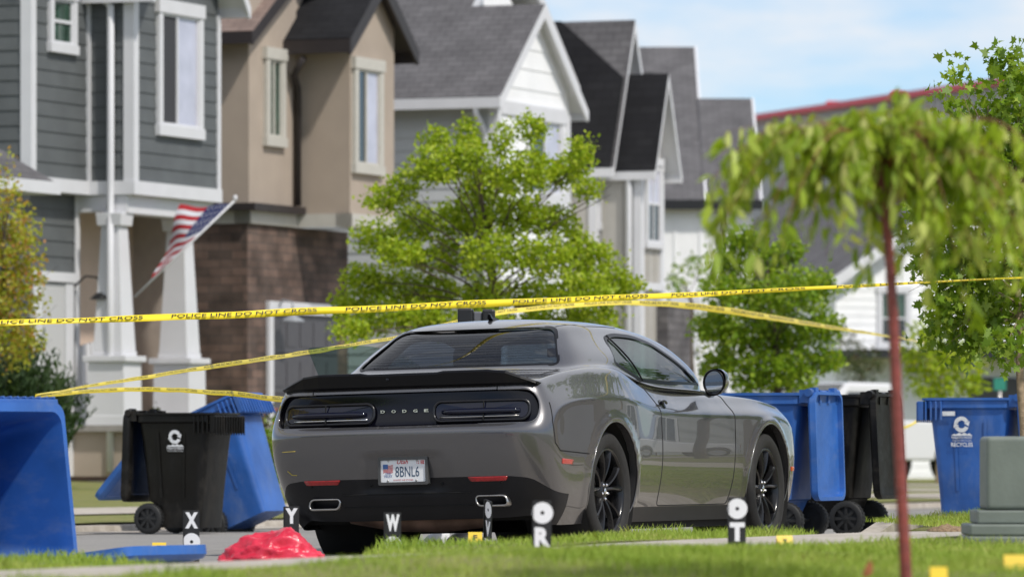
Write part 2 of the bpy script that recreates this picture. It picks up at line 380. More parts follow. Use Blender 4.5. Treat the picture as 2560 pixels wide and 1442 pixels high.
def rpoly(pts, r, n=4):
    """polygon with rounded corners; r may be a list"""
    out = []; m = len(pts)
    for i in range(m):
        p = Vector(pts[i]).to_2d(); a = Vector(pts[i-1]).to_2d(); b = Vector(pts[(i+1) % m]).to_2d()
        rr = r[i] if hasattr(r, '__len__') else r
        da, db = (a-p), (b-p); la, lb = da.length, db.length
        rr = min(rr, la*.49, lb*.49)
        if rr < 1e-4: out.append(tuple(p)); continue
        s, e = p + da/la*rr, p + db/lb*rr
        for k in range(n+1):
            f = k/n; out.append(tuple(s*(1-f)**2 + p*2*f*(1-f) + e*f*f))
    return out
def shrink(poly, d):
    """inward offset of a (roughly convex) outline"""
    n = len(poly); out = []
    area = sum(poly[i][0]*poly[(i+1) % n][1]-poly[(i+1) % n][0]*poly[i][1] for i in range(n))
    sg = 1 if area > 0 else -1
    for i in range(n):
        a, b, c = (Vector(poly[i-1]), Vector(poly[i]), Vector(poly[(i+1) % n]))
        t = (c - a)
        if t.length < 1e-9: out.append(tuple(b)); continue
        t.normalize(); out.append((b.x - t.y*d*sg, b.y + t.x*d*sg))
    return out

def make_car(root):
    G = build_shell(); nr, ns, _ = G.shape
    bm = bmesh.new()
    vs = [[bm.verts.new(G[i, j]) for j in range(ns)] for i in range(nr)]
    for i in range(nr-1):
        for j in range(ns):
            j2 = (j+1) % ns
            try: bm.faces.new((vs[i][j], vs[i][j2], vs[i+1][j2], vs[i+1][j]))
            except ValueError: pass
    bmesh.ops.remove_doubles(bm, verts=bm.verts, dist=1e-5)
    bmesh.ops.recalc_face_normals(bm, faces=bm.faces)
    bm.faces.ensure_lookup_table()
    top = max(bm.faces, key=lambda f: f.calc_center_median().z)
    if top.normal.z < 0: bmesh.ops.reverse_faces(bm, faces=bm.faces)
    bvh = BVHTree.FromBMesh(bm)
    def rear(x, z, o=0.0):
        h = bvh.ray_cast(Vector((x, -3, z)), Vector((0, 1, 0)))
        return Vector((x, h[0].y - o, z)) if h[0] else Vector((x, -.9 - o, z))
    def front(x, z, o=0.0):
        h = bvh.ray_cast(Vector((x, 6, z)), Vector((0, -1, 0)))
        return Vector((x, h[0].y + o, z)) if h[0] else Vector((x, 3.5 + o, z))
    def sid(y, z, s=1, o=0.0):
        h = bvh.ray_cast(Vector((3*s, y, z)), Vector((-s, 0, 0)))
        return Vector((h[0].x + o*s, y, z)) if h[0] else Vector((.85*s, y, z))
    def nrm(fn, a, b, o):
        p = fn(a, b); h = bvh.find_nearest(p)
        return p + h[1]*o
    # ---------------- outlines
    tailp = rpoly([(-.855,.90),(-.80,.985),(.80,.985),(.855,.90),(.845,.782),(-.845,.782)], [.05,.07,.07,.05,.055,.055], 6)
    dif = rpoly([(-.96,.30),(-.80,.452),(-.66,.468),(.66,.468),(.80,.452),(.96,.30),(.96,.10),(-.96,.10)], [0,.04,.05,.05,.04,0,0,0], 4)
    rwin = rpoly([(-.675,1.142),(.675,1.142),(.515,1.388),(-.515,1.388)], [.05,.05,.06,.06], 5)
    wsh = rpoly([(-.70,1.06),(.70,1.06),(.50,1.345),(-.50,1.345)], [.05,.05,.06,.06], 5)
    swin = rpoly([(.50,1.155),(.625,1.325),(.82,1.352),(1.15,1.345),(1.45,1.300),(1.72,1.19),(1.97,1.035),(1.35,1.036),(.87,1.050)], [.02,.05,.1,.1,.1,.1,.015,.1,.06], 4)
    door = rpoly([(.80,1.6),(.80,1.03),(.935,.93),(.945,.60),(.925,.268),(2.24,.268),(2.29,.40),(2.325,.86),(2.30,.985),(2.0,.99),(1.9,1.6)], [0,.03,.08,.1,.04,.04,.1,.05,.03,.03,0], 4)
    arch = lambda yc: [(yc + .415*math.cos(2*math.pi*k/56), .375 + .415*math.sin(2*math.pi*k/56)) for k in range(56)]
    TAG = {}
    def mark(poly, ax, cond, name):
        for f in cut_poly(bm, poly, ax, cond):
            c = f.calc_center_median()
            if cond(c) and pip((c[ax[0]], c[ax[1]]), poly): TAG[f] = name
    # cut all first (tags are by face, so classification happens after the last cut)
    jobs = [(tailp, (0,2), lambda c: c.y < -.80, 'tail_panel'), (dif, (0,2), lambda c: c.y < -.70, 'lower_valance'),
            (rwin, (0,2), lambda c: -.5 < c.y < .34 and c.z > 1.05, 'HOLE'), (wsh, (0,2), lambda c: c.y > 1.25 and c.z > 1.0, 'HOLE')]
    for s in (1, -1):
        for yc in (0.0, 2.946): jobs.append((arch(yc), (1,2), lambda c, s=s: c.x*s > .5, 'HOLE'))
        jobs.append((swin, (1,2), lambda c, s=s: c.x*s > .45 and c.z > .9, 'HOLE'))
        jobs.append(([(.30,.262),(2.70,.262),(2.70,.05),(.30,.05)], (1,2), lambda c, s=s: c.x*s > .5, 'side_skirt'))
        jobs.append((door, (1,2), lambda c, s=s: c.x*s > .7 and c.z < 1.08, 'DOOR%d' % s))
    for poly, ax, cond, nm in jobs: cut_poly(bm, poly, ax, cond)
    bm.normal_update()
    for f in bm.faces:
        c = f.calc_center_median()
        for poly, ax, cond, nm in jobs:
            if cond(c) and pip((c[ax[0]], c[ax[1]]), poly):
                if TAG.get(f) not in ('side_skirt',) or nm == 'HOLE': TAG[f] = nm
                if nm == 'HOLE': break
    def emit(name, faces, mat, parent, shift=(0, 0, 0), xf=None):
        idx = {}; vv = []; nn = []; ff = []
        for f in faces:
            q = []
            for v in f.verts:
                if v not in idx:
                    idx[v] = len(vv); vv.append(v.co + Vector(shift)); nn.append(v.normal.copy())
                q.append(idx[v])
            ff.append(q)
        if xf is not None:
            vv = [xf @ v for v in vv]; r3 = xf.to_3x3(); nn = [r3 @ n for n in nn]
        me = bpy.data.meshes.new(name); me.from_pydata(vv, [], ff); me.materials.append(mat)
        me.polygons.foreach_set('use_smooth', [True]*len(ff)); me.update()
        me.normals_split_custom_set_from_vertices([n.normalized() for n in nn])
        return link(name, me, parent)
    groups = {}
    for f in bm.faces: groups.setdefault(TAG.get(f, 'body'), []).append(f)
    # the deck and cowl inside the cabin stay as body; the floor below is dark
    body = emit('body', groups['body'], PAINT, root)
    emit('tail_panel', groups['tail_panel'], BLK_GL, root, (0, .03, 0))
    emit('lower_valance', groups['lower_valance'], BLK_PL, root)
    for s in (1, -1): emit('side_skirt', [f for f in groups['side_skirt'] if f.calc_center_median().x*s > 0], BLK_PL, root)
    # recess wall round the tail panel
    mb = MB()
    o1 = [rear(x, z) for x, z in tailp]; n = len(o1)
    for i in range(n):
        a, b = o1[i], o1[(i+1) % n]; mb.quad(a, b, b + Vector((0, .032, 0)), a + Vector((0, .032, 0)), smooth=True)
    mb.tube([p + Vector((0, .001, 0)) for p in o1], .005, 6, closed=True)
    mb.build('tail_recess', PAINT, root)
    # ---------------- doors: hinge at the front edge
    hinge = Vector((.90, 2.27, 0))
    doors = {}
    for s in (1, -1):
        d = thing('door', None, None); d.parent = root
        if s == -1:
            h = Vector((-.90, 2.27, 0)); xf = Matrix.Translation(h) @ Matrix.Rotation(R(-27), 4, 'Z') @ Matrix.Translation(-h)
        else: xf = Matrix.Identity(4)
        pan = emit('door', groups['DOOR%d' % s], PAINT, root, xf=xf)
        bpy.data.objects.remove(d)
        doors[s] = (pan, xf)
        if s == -1: pan['label'] = 'driver side door standing open'
        # handle
        hb = MB(); hp = sid(1.05, .905, s); q = xf
        prof = [q @ (sid(1.05 + .055*math.cos(a), .905 + .028*math.sin(a), s, .003)) for a in [2*math.pi*k/20 for k in range(20)]]
        cen = q @ sid(1.05, .91, s, .022)
        hb.add(prof + [cen], [[k, (k+1) % 20, 20] for k in range(20)], 0, True)
        hb.tube([q @ sid(.99 + .12*k/6, .912 + .012*math.sin(math.pi*k/6), s, .018 + .012*math.sin(math.pi*k/6)) for k in range(7)], .009, 8)
        hb.build('handle', BLK_GL, pan)
        ib = MB(); ib.prism([q @ Vector((s*.80, 1.0, .30)), q @ Vector((s*.80, 2.2, .30)), q @ Vector((s*.76, 2.1, .98)), q @ Vector((s*.76, .95, 1.0))], (s*.04, 0, 0))
        ib.build('trim_panel', INTER, pan)
    # ---------------- glazing
    def patch(poly, fn, o=0.0, rings=5):
        cx = sum(p[0] for p in poly)/len(poly); cy = sum(p[1] for p in poly)/len(poly); n = len(poly)
        vv = []; ff = []
        for r in range(rings):
            f = 1 - r/rings
            vv += [fn(cx + (p[0]-cx)*f, cy + (p[1]-cy)*f, o) for p in poly]
        vv.append(fn(cx, cy, o))
        for r in range(rings-1):
            ff += [[r*n+k, r*n+(k+1) % n, (r+1)*n+(k+1) % n, (r+1)*n+k] for k in range(n)]
        ff += [[(rings-1)*n+k, (rings-1)*n+(k+1) % n, rings*n] for k in range(n)]
        return vv, ff
    def ring(poly, fn, w, o):
        a = [fn(p[0], p[1], o) for p in poly]; b = [fn(p[0], p[1], o) for p in shrink(poly, w)]; n = len(poly)
        return a + b, [[k, (k+1) % n, n+(k+1) % n, n+k] for k in range(n)]
    def glaze(name, poly, fn, mat, w, par, xf=None):
        mb = MB(); vv, ff = patch(shrink(poly, w*.6), fn, -.006, 8)
        if xf: vv = [xf @ v for v in vv]
        mb.add(vv, ff, 0, True); g = mb.build(name, mat, par)
        mb = MB(); vv, ff = ring(shrink(poly, -.004), fn, w, .0025)
        if xf: vv = [xf @ v for v in vv]
        mb.add(vv, ff, 0, True)
        mb.build('seal', BLK_SAT, g)
        return g
    rw = glaze('rear_window', rwin, lambda a, b, o: nrm(rear, a, b, o), G_REAR, .014, root)
    mbl = MB()                                            # heater wires
    for k in range(13):
        z = 1.162 + k*.0165; xx = .655 - (z-1.142)*.64 - .03
        mbl.tube([nrm(rear, -xx + 2*xx*i/14, z, -.0045) for i in range(15)], .0007, 3)
    mbl.build('heater_wires', BLK_PL, rw)
    glaze('windscreen', wsh, lambda a, b, o: nrm(front, a, b, o), G_CLR, .02, root)
    for s in (1, -1):
        fn = lambda a, b, o, s=s: nrm(lambda p, q: sid(p, q, s), a, b, o)
        if s == 1: glaze('side_window', swin, fn, G_SIDE, .022, root)
        else:
            dw = rpoly([(.93,1.045),(.66,1.33),(1.15,1.345),(1.45,1.300),(1.72,1.19),(1.97,1.035)], [.01,.03,.1,.1,.1,.02], 4)
            mb = MB(); vv, ff = patch(dw, fn, 0, 6); mb.add([doors[-1][1] @ v for v in vv], ff, 0, True)
            g = mb.build('door_window', G_DOOR, doors[-1][0])
    # quarter window division on the right
    mb = MB(); mb.tube([nrm(lambda p, q: sid(p, q, 1), .70 + .20*f, 1.338 - .285*f, .002) for f in [k/8 for k in range(9)]], .006, 6)
    mb.build('window_divider', BLK_SAT, root)
    # ---------------- panel gaps
    def gap(pts, name='panel_gap', w=.0045, par=root):
        mb = MB(); mb.tube([p for p in pts], w, 5); mb.build(name, GAPM, par)
    def poly_pts(pts2, fn, n=10):
        out = []
        for (a, b) in zip(pts2[:-1], pts2[1:]):
            out += [fn(a[0]+(b[0]-a[0])*k/n, a[1]+(b[1]-a[1])*k/n) for k in range(n)]
        return out + [fn(*pts2[-1])]
    dl = [p for p in door if p[1] < 1.04 and not (p[1] > .9 and 1.0 < p[0] < 2.2)]
    dl = rpoly([(.80,1.06),(.80,1.03),(.935,.93),(.945,.60),(.925,.268),(2.24,.268),(2.29,.40),(2.325,.86),(2.30,.985),(2.0,1.0)], [0,.03,.08,.1,.04,.04,.1,.05,.03,0], 4)
    for s in (1,):
        gap(poly_pts(dl, lambda a, b: sid(a, b, s, -.0015), 4))
        gap(poly_pts([(-.93,.90),(-.955,.78),(-.93,.66),(-.86,.612),(-.43,.592)], lambda a, b: sid(a, b, s, -.0015), 6))
    def topz(x, y):
        h = bvh.ray_cast(Vector((x, y, 3)), Vector((0, 0, -1))); return h[0] + Vector((0, 0, -.001))
    for s in (1, -1):
        gap([topz(s*(.70 + .02*math.sin(k)*0), -.30 - .045*k) if k < 11 else topz(s*.70, -.30 - .045*k) for k in range(14)], w=.004)
        gap([topz(s*(.50 + .028*min(k, 3)), .20 + .09*k) for k in range(10)], w=.0035)           # roof joint
        gap([rear(s*.60, .985 + .004*k, -.001) for k in range(11)], w=.004)
    # ---------------- wheels
    def arch_lip(s, yc):
        mb = MB(); pts = []
        for k in range(49):
            a = R(-38) + R(256)*k/48
            y, z = yc + .415*math.cos(a), .375 + .415*math.sin(a)
            if z < .175: continue
            pts.append(sid(y, z, s))
        mb.tube(pts, .006, 6)
        for a, b in zip(pts[:-1], pts[1:]):
            mb.quad(a, b, b - Vector((s*.05, 0, 0)), a - Vector((s*.05, 0, 0)), smooth=True)
        mb.build('arch_lip', PAINT, root)
        lb = MB(); prof = [(s*.50, .02), (s*.50, .43), (s*.905, .43)]
        lb.lathe(prof, 40, 'X', (0, yc, .375)); lb.build('wheel_liner', WELL, root)
    def wheel(s, yc, steer=0.0):
        cx = s*.782
        wb = thing('wheel', None, None); wb.parent = root; wb.location = (cx, yc, .364); wb.rotation_euler = (0, 0, steer if s > 0 else math.pi + steer)
        # tyre: local x outwards
        tb = MB(); prof = [(-.125,.262),(-.138,.30),(-.137,.335),(-.122,.356),(-.10,.3625),(-.05,.364),(0,.3645),(.05,.364),(.10,.3625),(.122,.356),(.137,.335),(.138,.30),(.128,.275),(.118,.264)]
        tb.lathe(prof, 72, 'X')
        for gx in (-.075, -.025, .025, .075): tb.lathe([(gx-.004, .3652), (gx+.004, .3652)], 72, 'X', mi=1)
        t = tb.build('tyre', [RUBBER, WELL], wb, recalc=False)
        rb = MB()
        rb.lathe([(.118,.266),(.122,.262),(.120,.252),(.108,.246),(.06,.238),(-.12,.236),(-.125,.262)], 72, 'X')       # barrel and lip
        rb.lathe([(.095,.0),(.095,.03),(.088,.06),(.055,.072)], 32, 'X')                                              # hub
        for k in range(5):
            for e in (-1, 1):
                a0 = 2*math.pi*k/5 + math.pi/2; path = []
                for q in range(9):
                    f = q/8; r = .05 + .197*f; a = a0 + e*(.10 + .17*f**1.5 + .06*math.sin(math.pi*f))
                    path.append((Vector((.075 + .012*math.sin(math.pi*f) + .032*f, r*math.cos(a), r*math.sin(a))), a))
                vs = []; fs = []
                for q, (p, a) in enumerate(path):
                    tn = Vector((0, -math.sin(a), math.cos(a))); wd = .017 - .004*math.sin(math.pi*q/8) + .006*(q/8)**3
                    for dx, dt in ((.004, -wd*.55), (.010, 0), (.004, wd*.55), (-.022, wd), (-.022, -wd)):
                        vs.append(p + tn*dt + Vector((dx, 0, 0)))
                for q in range(8):
                    for c in range(5): fs.append([q*5+c, q*5+(c+1) % 5, (q+1)*5+(c+1) % 5, (q+1)*5+c])
                rb.add(vs, fs, 0, False)
        rim = rb.build('rim', RIMM, wb, recalc=True)
        db = MB(); db.lathe([(.02,.0),(.02,.17),(.0,.175),(-.01,.17),(-.01,0)], 40, 'X')
        db.build('brake_disc', pm('brake_iron', (.10,.09,.085), .4, .8) if 'brake_iron' not in MT else MT['brake_iron'], wb)
        nb = MB()
        for k in range(5):
            a = 2*math.pi*k/5 + math.pi/2 + .62
            nb.lathe([(.105,0),(.103,.006),(.096,.010),(.06,.011)], 6, 'X', (0, .047*math.cos(a), .047*math.sin(a)), smooth=False)
        nb.lathe([(.104,0),(.102,.014),(.098,.02)], 16, 'X'); nb.build('lug_nuts', CHROME, wb)
        return wb
    for s in (1, -1):
        for yc in (0.0, 2.946):
            arch_lip(s, yc); wheel(s, yc, R(1.5) if yc > 1 else 0)
    # ---------------- tail lamps
    for s in (1, -1):
        lp = rrect(s*.495, .862, .60, .118, .05, 6)
        fr = lambda a, b, o: rear(a, b, o - .03)
        lb = MB(); vv, ff = patch(shrink(lp, .012), fr, .012, 5); lb.add(vv, ff, 0, True)
        lamp = lb.build('tail_light', LENS, root)
        rbm = MB(); rbm.tube([fr(a, b, .016) for a, b in lp], .0085, 8, closed=True); rbm.build('light_ring', LENSRING, lamp)
        bar = MB(); bar.tube([fr(s*.25 + (s*.49)*k/10, .858, .02) for k in range(11)], [.012 + .008*math.sin(math.pi*k/10)**.3 for k in range(11)], 10)
        bar.build('light_bar', LENS, lamp)
        chm = MB(); chm.tube([fr(s*.235 + (s*.50)*k/10, .826, .014) for k in range(11)], .0055, 6); chm.build('reflector_strip', STEEL if s > 0 else CHROME, lamp)
        dv = MB(); dv.tube([fr(s*.515, .80 + .012*k, .024) for k in range(11)], .004, 5); dv.build('lamp_split', GAPM, lamp)
    # badge letters between the lamps
    for k, ch in enumerate('DODGE'):
        lb = MB(); x = -.142 + .071*k; p = rear(x, .872, -.03 + .006)
        put_text(lb, ch, .03, frame(p, (1, 0, 0), (0, 0, 1)), fit=(.028, .0175), bold=.0009, depth=.003)
        lb.build('badge_letter', CHROME, root)
    # ---------------- reflectors, markers, exhaust, plate
    def slab(name, poly, fn, mat, h=.006, par=root):
        mb = MB(); vv, ff = patch(poly, fn, h, 3); mb.add(vv, ff, 0, True)
        a = [fn(p[0], p[1], h) for p in poly]; b = [fn(p[0], p[1], -.004) for p in poly]; n = len(poly)
        mb.add(a + b, [[k, (k+1) % n, n+(k+1) % n, n+k] for k in range(n)])
        return mb.build(name, mat, par)
    for s in (1, -1):
        slab('reflector', rpoly([(s*.415,.466),(s*.665,.466),(s*.65,.438),(s*.435,.438)], .008, 3), rear, REDL, .007)
        slab('side_marker', rpoly([(-.83,.565),(-.67,.556),(-.68,.527),(-.83,.532)], .006, 3), lambda a, b, o: sid(a, b, s, o), PINKL, .004)
        slab('front_marker', rpoly([(3.44,.505),(3.53,.505),(3.53,.475),(3.44,.475)], .006, 3), lambda a, b, o: sid(a, b, s, o), ORANGE, .004)
        eb = MB(); c0 = rear(s*.545, .362)
        out = rrect(s*.545, .322, .20, .062, .026, 5); out = [(x + s*.22*(.32 - z), z) for x, z in out]
        yb = c0.y - .008
        a = [Vector((x, yb, z)) for x, z in out]; b = [Vector((x, yb + .012, z)) for x, z in shrink(out, -.006)]; c = [Vector((x, yb + .16, z)) for x, z in shrink(out, -.008)]
        i1 = [Vector((x, yb + .006, z)) for x, z in shrink(out, .007)]; i2 = [Vector((x, yb + .2, z)) for x, z in shrink(out, .012)]
        n = len(out)
        for p, q, mi in ((c, b, 0), (b, a, 0), (a, i1, 0), (i1, i2, 1)):
            eb.add(p + q, [[k, (k+1) % n, n+(k+1) % n, n+k] for k in range(n)], mi, True)
        eb.add(i2, [list(range(n))], 1)
        eb.build('exhaust_tip', [STEEL, WELL], root)
    # valance grooves and sensors
    vb = MB()
    for z in (.375, .30): vb.tube([rear(-.42 + .84*k/16, z, .001) for k in range(17)], .004, 5)
    for x in (-.62, -.23, .23, .62): vb.lathe([(0, .009), (-.003, .009), (-.004, 0)], 14, 'Y', rear(x, .43, .002))
    vb.build('valance_groove', GAPM, root)
    # plate
    py = rear(0, .515).y - .012
    fb = MB(); o = rrect(0, .515, .325, .172, .01, 3); i = rrect(0, .513, .292, .132, .006, 3); n = len(o)
    A = [Vector((x, py - .012, z)) for x, z in o]; B = [Vector((x, py - .014, z)) for x, z in i]; C = [Vector((x, py + .03, z)) for x, z in o]
    fb.add(A + B, [[k, (k+1) % n, n+(k+1) % n, n+k] for k in range(n)]); fb.add(A + C, [[k, (k+1) % n, n+(k+1) % n, n+k] for k in range(n)])
    D2 = [Vector((x, py - .004, z)) for x, z in i]; fb.add(B + D2, [[k, (k+1) % n, n+(k+1) % n, n+k] for k in range(n)])
    pf = fb.build('plate_frame', pm('grey_plate_frame', (.07,.07,.07), .35), root)
    WHT = pm('plate_white', (.72,.73,.75), .4, var=.04); RED = pm('plate_red', (.5,.03,.03), .4); NAVY = pm('plate_navy', (.03,.07,.13), .4); BLU = pm('plate_blue', (.05,.12,.32), .4)
    pb = MB(); pb.box(-.146, .146, py - .006, py - .004, .446, .58, 0)
    def T(txt, x, z, fit, mi, **kw): put_text(pb, txt, .05, frame((x, py - .0075, z), (1, 0, 0), (0, 0, 1)), mi, fit=fit, **kw)
    T('Utah', -.003, .5675, (.072, .025), 1, shear=.35, bold=.0005)
    T('8BNL6', .027, .5085, (.155, .062), 2)
    T('12', .098, .563, (.017, .018), 1); T('23', .125, .563, (.015, .015), 0)
    pb.box(.1145, .1365, py - .0068, py - .006, .552, .574, 1)
    T('GOD', -.098, .497, (.034, .012), 3, bold=.0004); T('TRUST', -.099, .482, (.056, .014), 3, bold=.0004)
    T('UNITED WE STAND', .0, .459, (.13, .009), 1)
    for k in range(7): # little waving flag
        pts = [(-.13 + .064*q/8, .5495 - .0072*k + .003*math.sin(q*.9)) for q in range(9)]
        for (a, b), (c, d) in zip(pts[:-1], pts[1:]):
            if k % 2 == 0 or True: pb.quad((a, py-.0072, b), (c, py-.0072, d), (c, py-.0072, d-.0038), (a, py-.0072, b-.0038), 1)
    pb.quad((-.131, py-.0078, .554), (-.098, py-.0078, .554), (-.098, py-.0078, .526), (-.131, py-.0078, .526), 3)
    for x, z in ((-.095,.575),(.092,.575),(-.10,.455),(.085,.455)): pb.lathe([(py-.0105,0),(py-.0095,.006),(py-.006,.007)], 12, 'Y', (x, 0, z), 4)
    pb.build('number_plate', [WHT, RED, NAVY, BLU, STEEL], pf)
    # tape residue scratches on the bumper
    YL = pm('yellow_scuff', (.55,.42,.06), .6)
    for pl in ([(-.80,.645),(-.70,.648)], [(-.775,.53),(-.745,.505),(-.71,.503)]):
        sb = MB(); sb.tube(poly_pts(pl, lambda a, b: rear(a, b, .002), 6), .0022, 4); sb.build('scuff_mark', YL, root)
    # ---------------- spoiler
    sp = MB(); rows = []
    xs = [-.83,-.80,-.745,-.66,-.55,-.38,-.27,-.22,-.10,0,.10,.22,.27,.38,.55,.66,.745,.80,.83]
    for x in xs:
        a = abs(x); h = 1.106 if a < .63 else 1.106 - (a-.63)/.20*.078
        if .235 > a: h -= .008
        yb = -1.075 + .10*max(0, (a-.45)/.38)**2
        base = 1.010
        rows.append([(x, yb + .01, base - .002), (x, yb - .012, base + .012), (x, yb - .022, h - .012), (x, yb - .012, h), (x, yb + .02, h - .001), (x, yb + .17, h - .03), (x, yb + .30, base + .045 if a < .7 else base + .03), (x, yb + .30, base)])
    m = len(rows[0]); vv = [p for r in rows for p in r]; ff = []
    for i in range(len(rows)-1):
        for k in range(m): ff.append([i*m+k, i*m+(k+1) % m, (i+1)*m+(k+1) % m, (i+1)*m+k])
    ff += [list(range(m))[::-1], [(len(rows)-1)*m + k for k in range(m)]]
    sp.add(vv, ff, 0, False); so = sp.build('spoiler', BLK_SAT, root, bevel=.006, seg=3)
    cb = MB(); cb.lathe([(0, .011), (-.004, .010), (-.005, 0)], 16, 'Y', (-.09, -1.096, 1.062)); cb.build('camera_lens', BLK_GL, so)
    # ---------------- mirrors
    for s in (1, -1):
        mb = MB(); C = Vector((s*1.0, 1.76, 1.045)); q = doors[s][1]; vs = []; fs = []
        na, nb2 = 20, 12
        for i in range(nb2 + 1):
            f = i/nb2; yy = -.075 + .17*f; rr = (1 - max(0, f)**2.4)**.5
            for k in range(na):
                a = 2*math.pi*k/na; ex = .074*rr*abs(math.cos(a))**.85*(1 if math.cos(a) > 0 else -1); ez = .086*rr*abs(math.sin(a))**.85*(1 if math.sin(a) > 0 else -1)
                vs.append(q @ (C + Vector((ex*(1 + .12*math.cos(a)*s), yy, ez + .02*ex*s/.1))))
        for i in range(nb2):
            for k in range(na): fs.append([i*na+k, i*na+(k+1) % na, (i+1)*na+(k+1) % na, (i+1)*na+k])
        mb.add(vs, fs, 0, True)
        foot = [q @ Vector(p) for p in ((s*.86,1.90,.975),(s*.905,1.94,.955),(s*.985,1.82,.99),(s*.95,1.76,.99))]
        mb.add(foot + [q @ Vector(p) for p in ((s*.87,1.82,.975),(s*.91,1.84,.95),(s*1.0,1.75,.985),(s*.95,1.72,.985))], [[0,1,2,3],[7,6,5,4],[0,4,5,1],[1,5,6,2],[2,6,7,3],[3,7,4,0]])
        mo = mb.build('mirror', PAINT, root)
        gb = MB(); ol = [q @ (C + Vector((.062*math.cos(a) + s*.004, -.0765, .072*math.sin(a)))) for a in [2*math.pi*k/28 for k in range(28)]]
        gb.poly(ol); gb.build('mirror_glass', MIRR, mo)
        bz = MB(); bz.tube([p for p in [q @ (C + Vector((.068*math.cos(a), -.074, .079*math.sin(a)))) for a in [2*math.pi*k/28 for k in range(28)]]], .007, 6, closed=True)
        bz.build('mirror_rim', BLK_SAT, mo)
    # ---------------- antenna fin
    ab = MB(); tp = topz(0, .42); rows = []
    for f, w_, h in ((0,.03,.0),(0,.03,.012),(.15,.028,.03),(.45,.02,.05),(.75,.012,.052),(.9,.005,.045),(1.0,.002,.035)):
        pass
    pr = [(-.085,0),(.045,0),(.07,.018),(.082,.042),(.062,.046),(.03,.03),(-.05,.016)]
    L_ = [tp + Vector((-.016 if z < .02 else -.007, -y, z - .006)) for y, z in pr]; R_ = [tp + Vector((.016 if z < .02 else .007, -y, z - .006)) for y, z in pr]; n = len(pr)
    ab.add(L_ + R_, [list(range(n))[::-1], [n+k for k in range(n)]] + [[k, (k+1) % n, n+(k+1) % n, n+k] for k in range(n)])
    ab.build('antenna_fin', BLK_SAT, root, bevel=.004)
    # ---------------- underside and cabin
    ub = MB(); ub.box(-.80, .80, .46, 2.48, .125, .26); ub.box(-.82, .82, -.70, 3.55, .20, .265); ub.box(-.55, .55, -.88, -.6, .225, .32)
    ub.box(-.72, .72, -.12, .12, .28, .40); ub.box(-.38, .38, -.75, -.45, .20, .3)
    ub.build('underbody', WELL, root)
    mu = MB(); mu.tube([(-.50,-.72,.25),(-.2,-.74,.215),(.1,-.74,.21),(.38,-.70,.22)], [.05,.07,.075,.06], 12)
    mu.tube([(.35,-.7,.22),(.54,-.86,.31)], .035, 10); mu.tube([(-.45,-.72,.25),(-.54,-.86,.31)], .035, 10)
    mu.build('muffler', pm('rusty_muffler', (.16,.10,.075), .55, .6, var=.4), root)
    ib = MB(); ib.box(-.76, .76, .30, 2.1, .28, .34); ib.box(-.74, .74, 1.85, 2.25, .6, .985); ib.box(-.70, .70, -.2, .35, .55, 1.085)
    ib.build('cabin_floor', INTER, root)
    hb = MB()
    for sx in (-.38, .38):
        hb.frus((sx, .62), .50, .14, .5, (sx, .50), .44, .12, 1.10)
    hb.build('rear_bench', SEATM, root, bevel=.03)
    for sx in (-.38, .38):
        st = MB(); st.frus((sx, 1.35), .50, .52, .34, (sx, 1.35), .48, .50, .58)
        st.frus((sx, 1.12), .50, .16, .55, (sx, .98), .40, .12, 1.12); seat = st.build('seat', SEATM, root, bevel=.05, seg=3)
        hr = MB(); hr.frus((sx, .985), .25, .11, 1.13, (sx, .96), .22, .10, 1.30); hr.build('headrest', SEATM, seat, bevel=.035, seg=3)
    sw = MB(); sw.lathe([(0,0)], 3, 'Y'); sw = MB()
    sw.tube([(-.38 + .185*math.cos(a), 1.72 + .06*math.sin(a), .98 + .17*math.sin(a)) for a in [2*math.pi*k/24 for k in range(24)]], .014, 8, closed=True)
    sw.build('steering_wheel', INTER, root)
    rm = MB(); rm.box(-.11, .11, 1.60, 1.63, 1.24, 1.30); rm.build('rear_view_mirror', BLK_SAT, root, bevel=.01)
    # head lamps and grille (front, away from the camera)
    gb = MB(); vv, ff = patch(rrect(0, .70, 1.55, .13, .05), front, .004, 4); gb.add(vv, ff, 0, True); gb.build('grille', BLK_GL, root)
    for s in (1, -1):
        for x in (.42, .64):
            hl = MB(); hl.lathe([(0,.07),(.01,.066),(.012,0)], 24, 'Y', front(s*x, .70, .004)); hl.build('headlight', CHROME, root)
    bm.free()
    return root
car = thing('sports_coupe', 'dark grey two-door coupe with black rear spoiler parked by the kerb', 'car', W(0, 0, 0), (0, 0, -TH))
# the street falls away to the far gutter: the car leans with it, pivoting on its right hand tyres
ROLL = R(-1.5)
piv = Matrix.Translation((.93, 0, 0)) @ Matrix.Rotation(ROLL, 4, 'Y') @ Matrix.Translation((-.93, 0, 0))
car.matrix_world = Matrix.Translation(W(0, 0, 0)) @ Matrix.Rotation(-TH, 4, 'Z') @ piv
make_car(car)
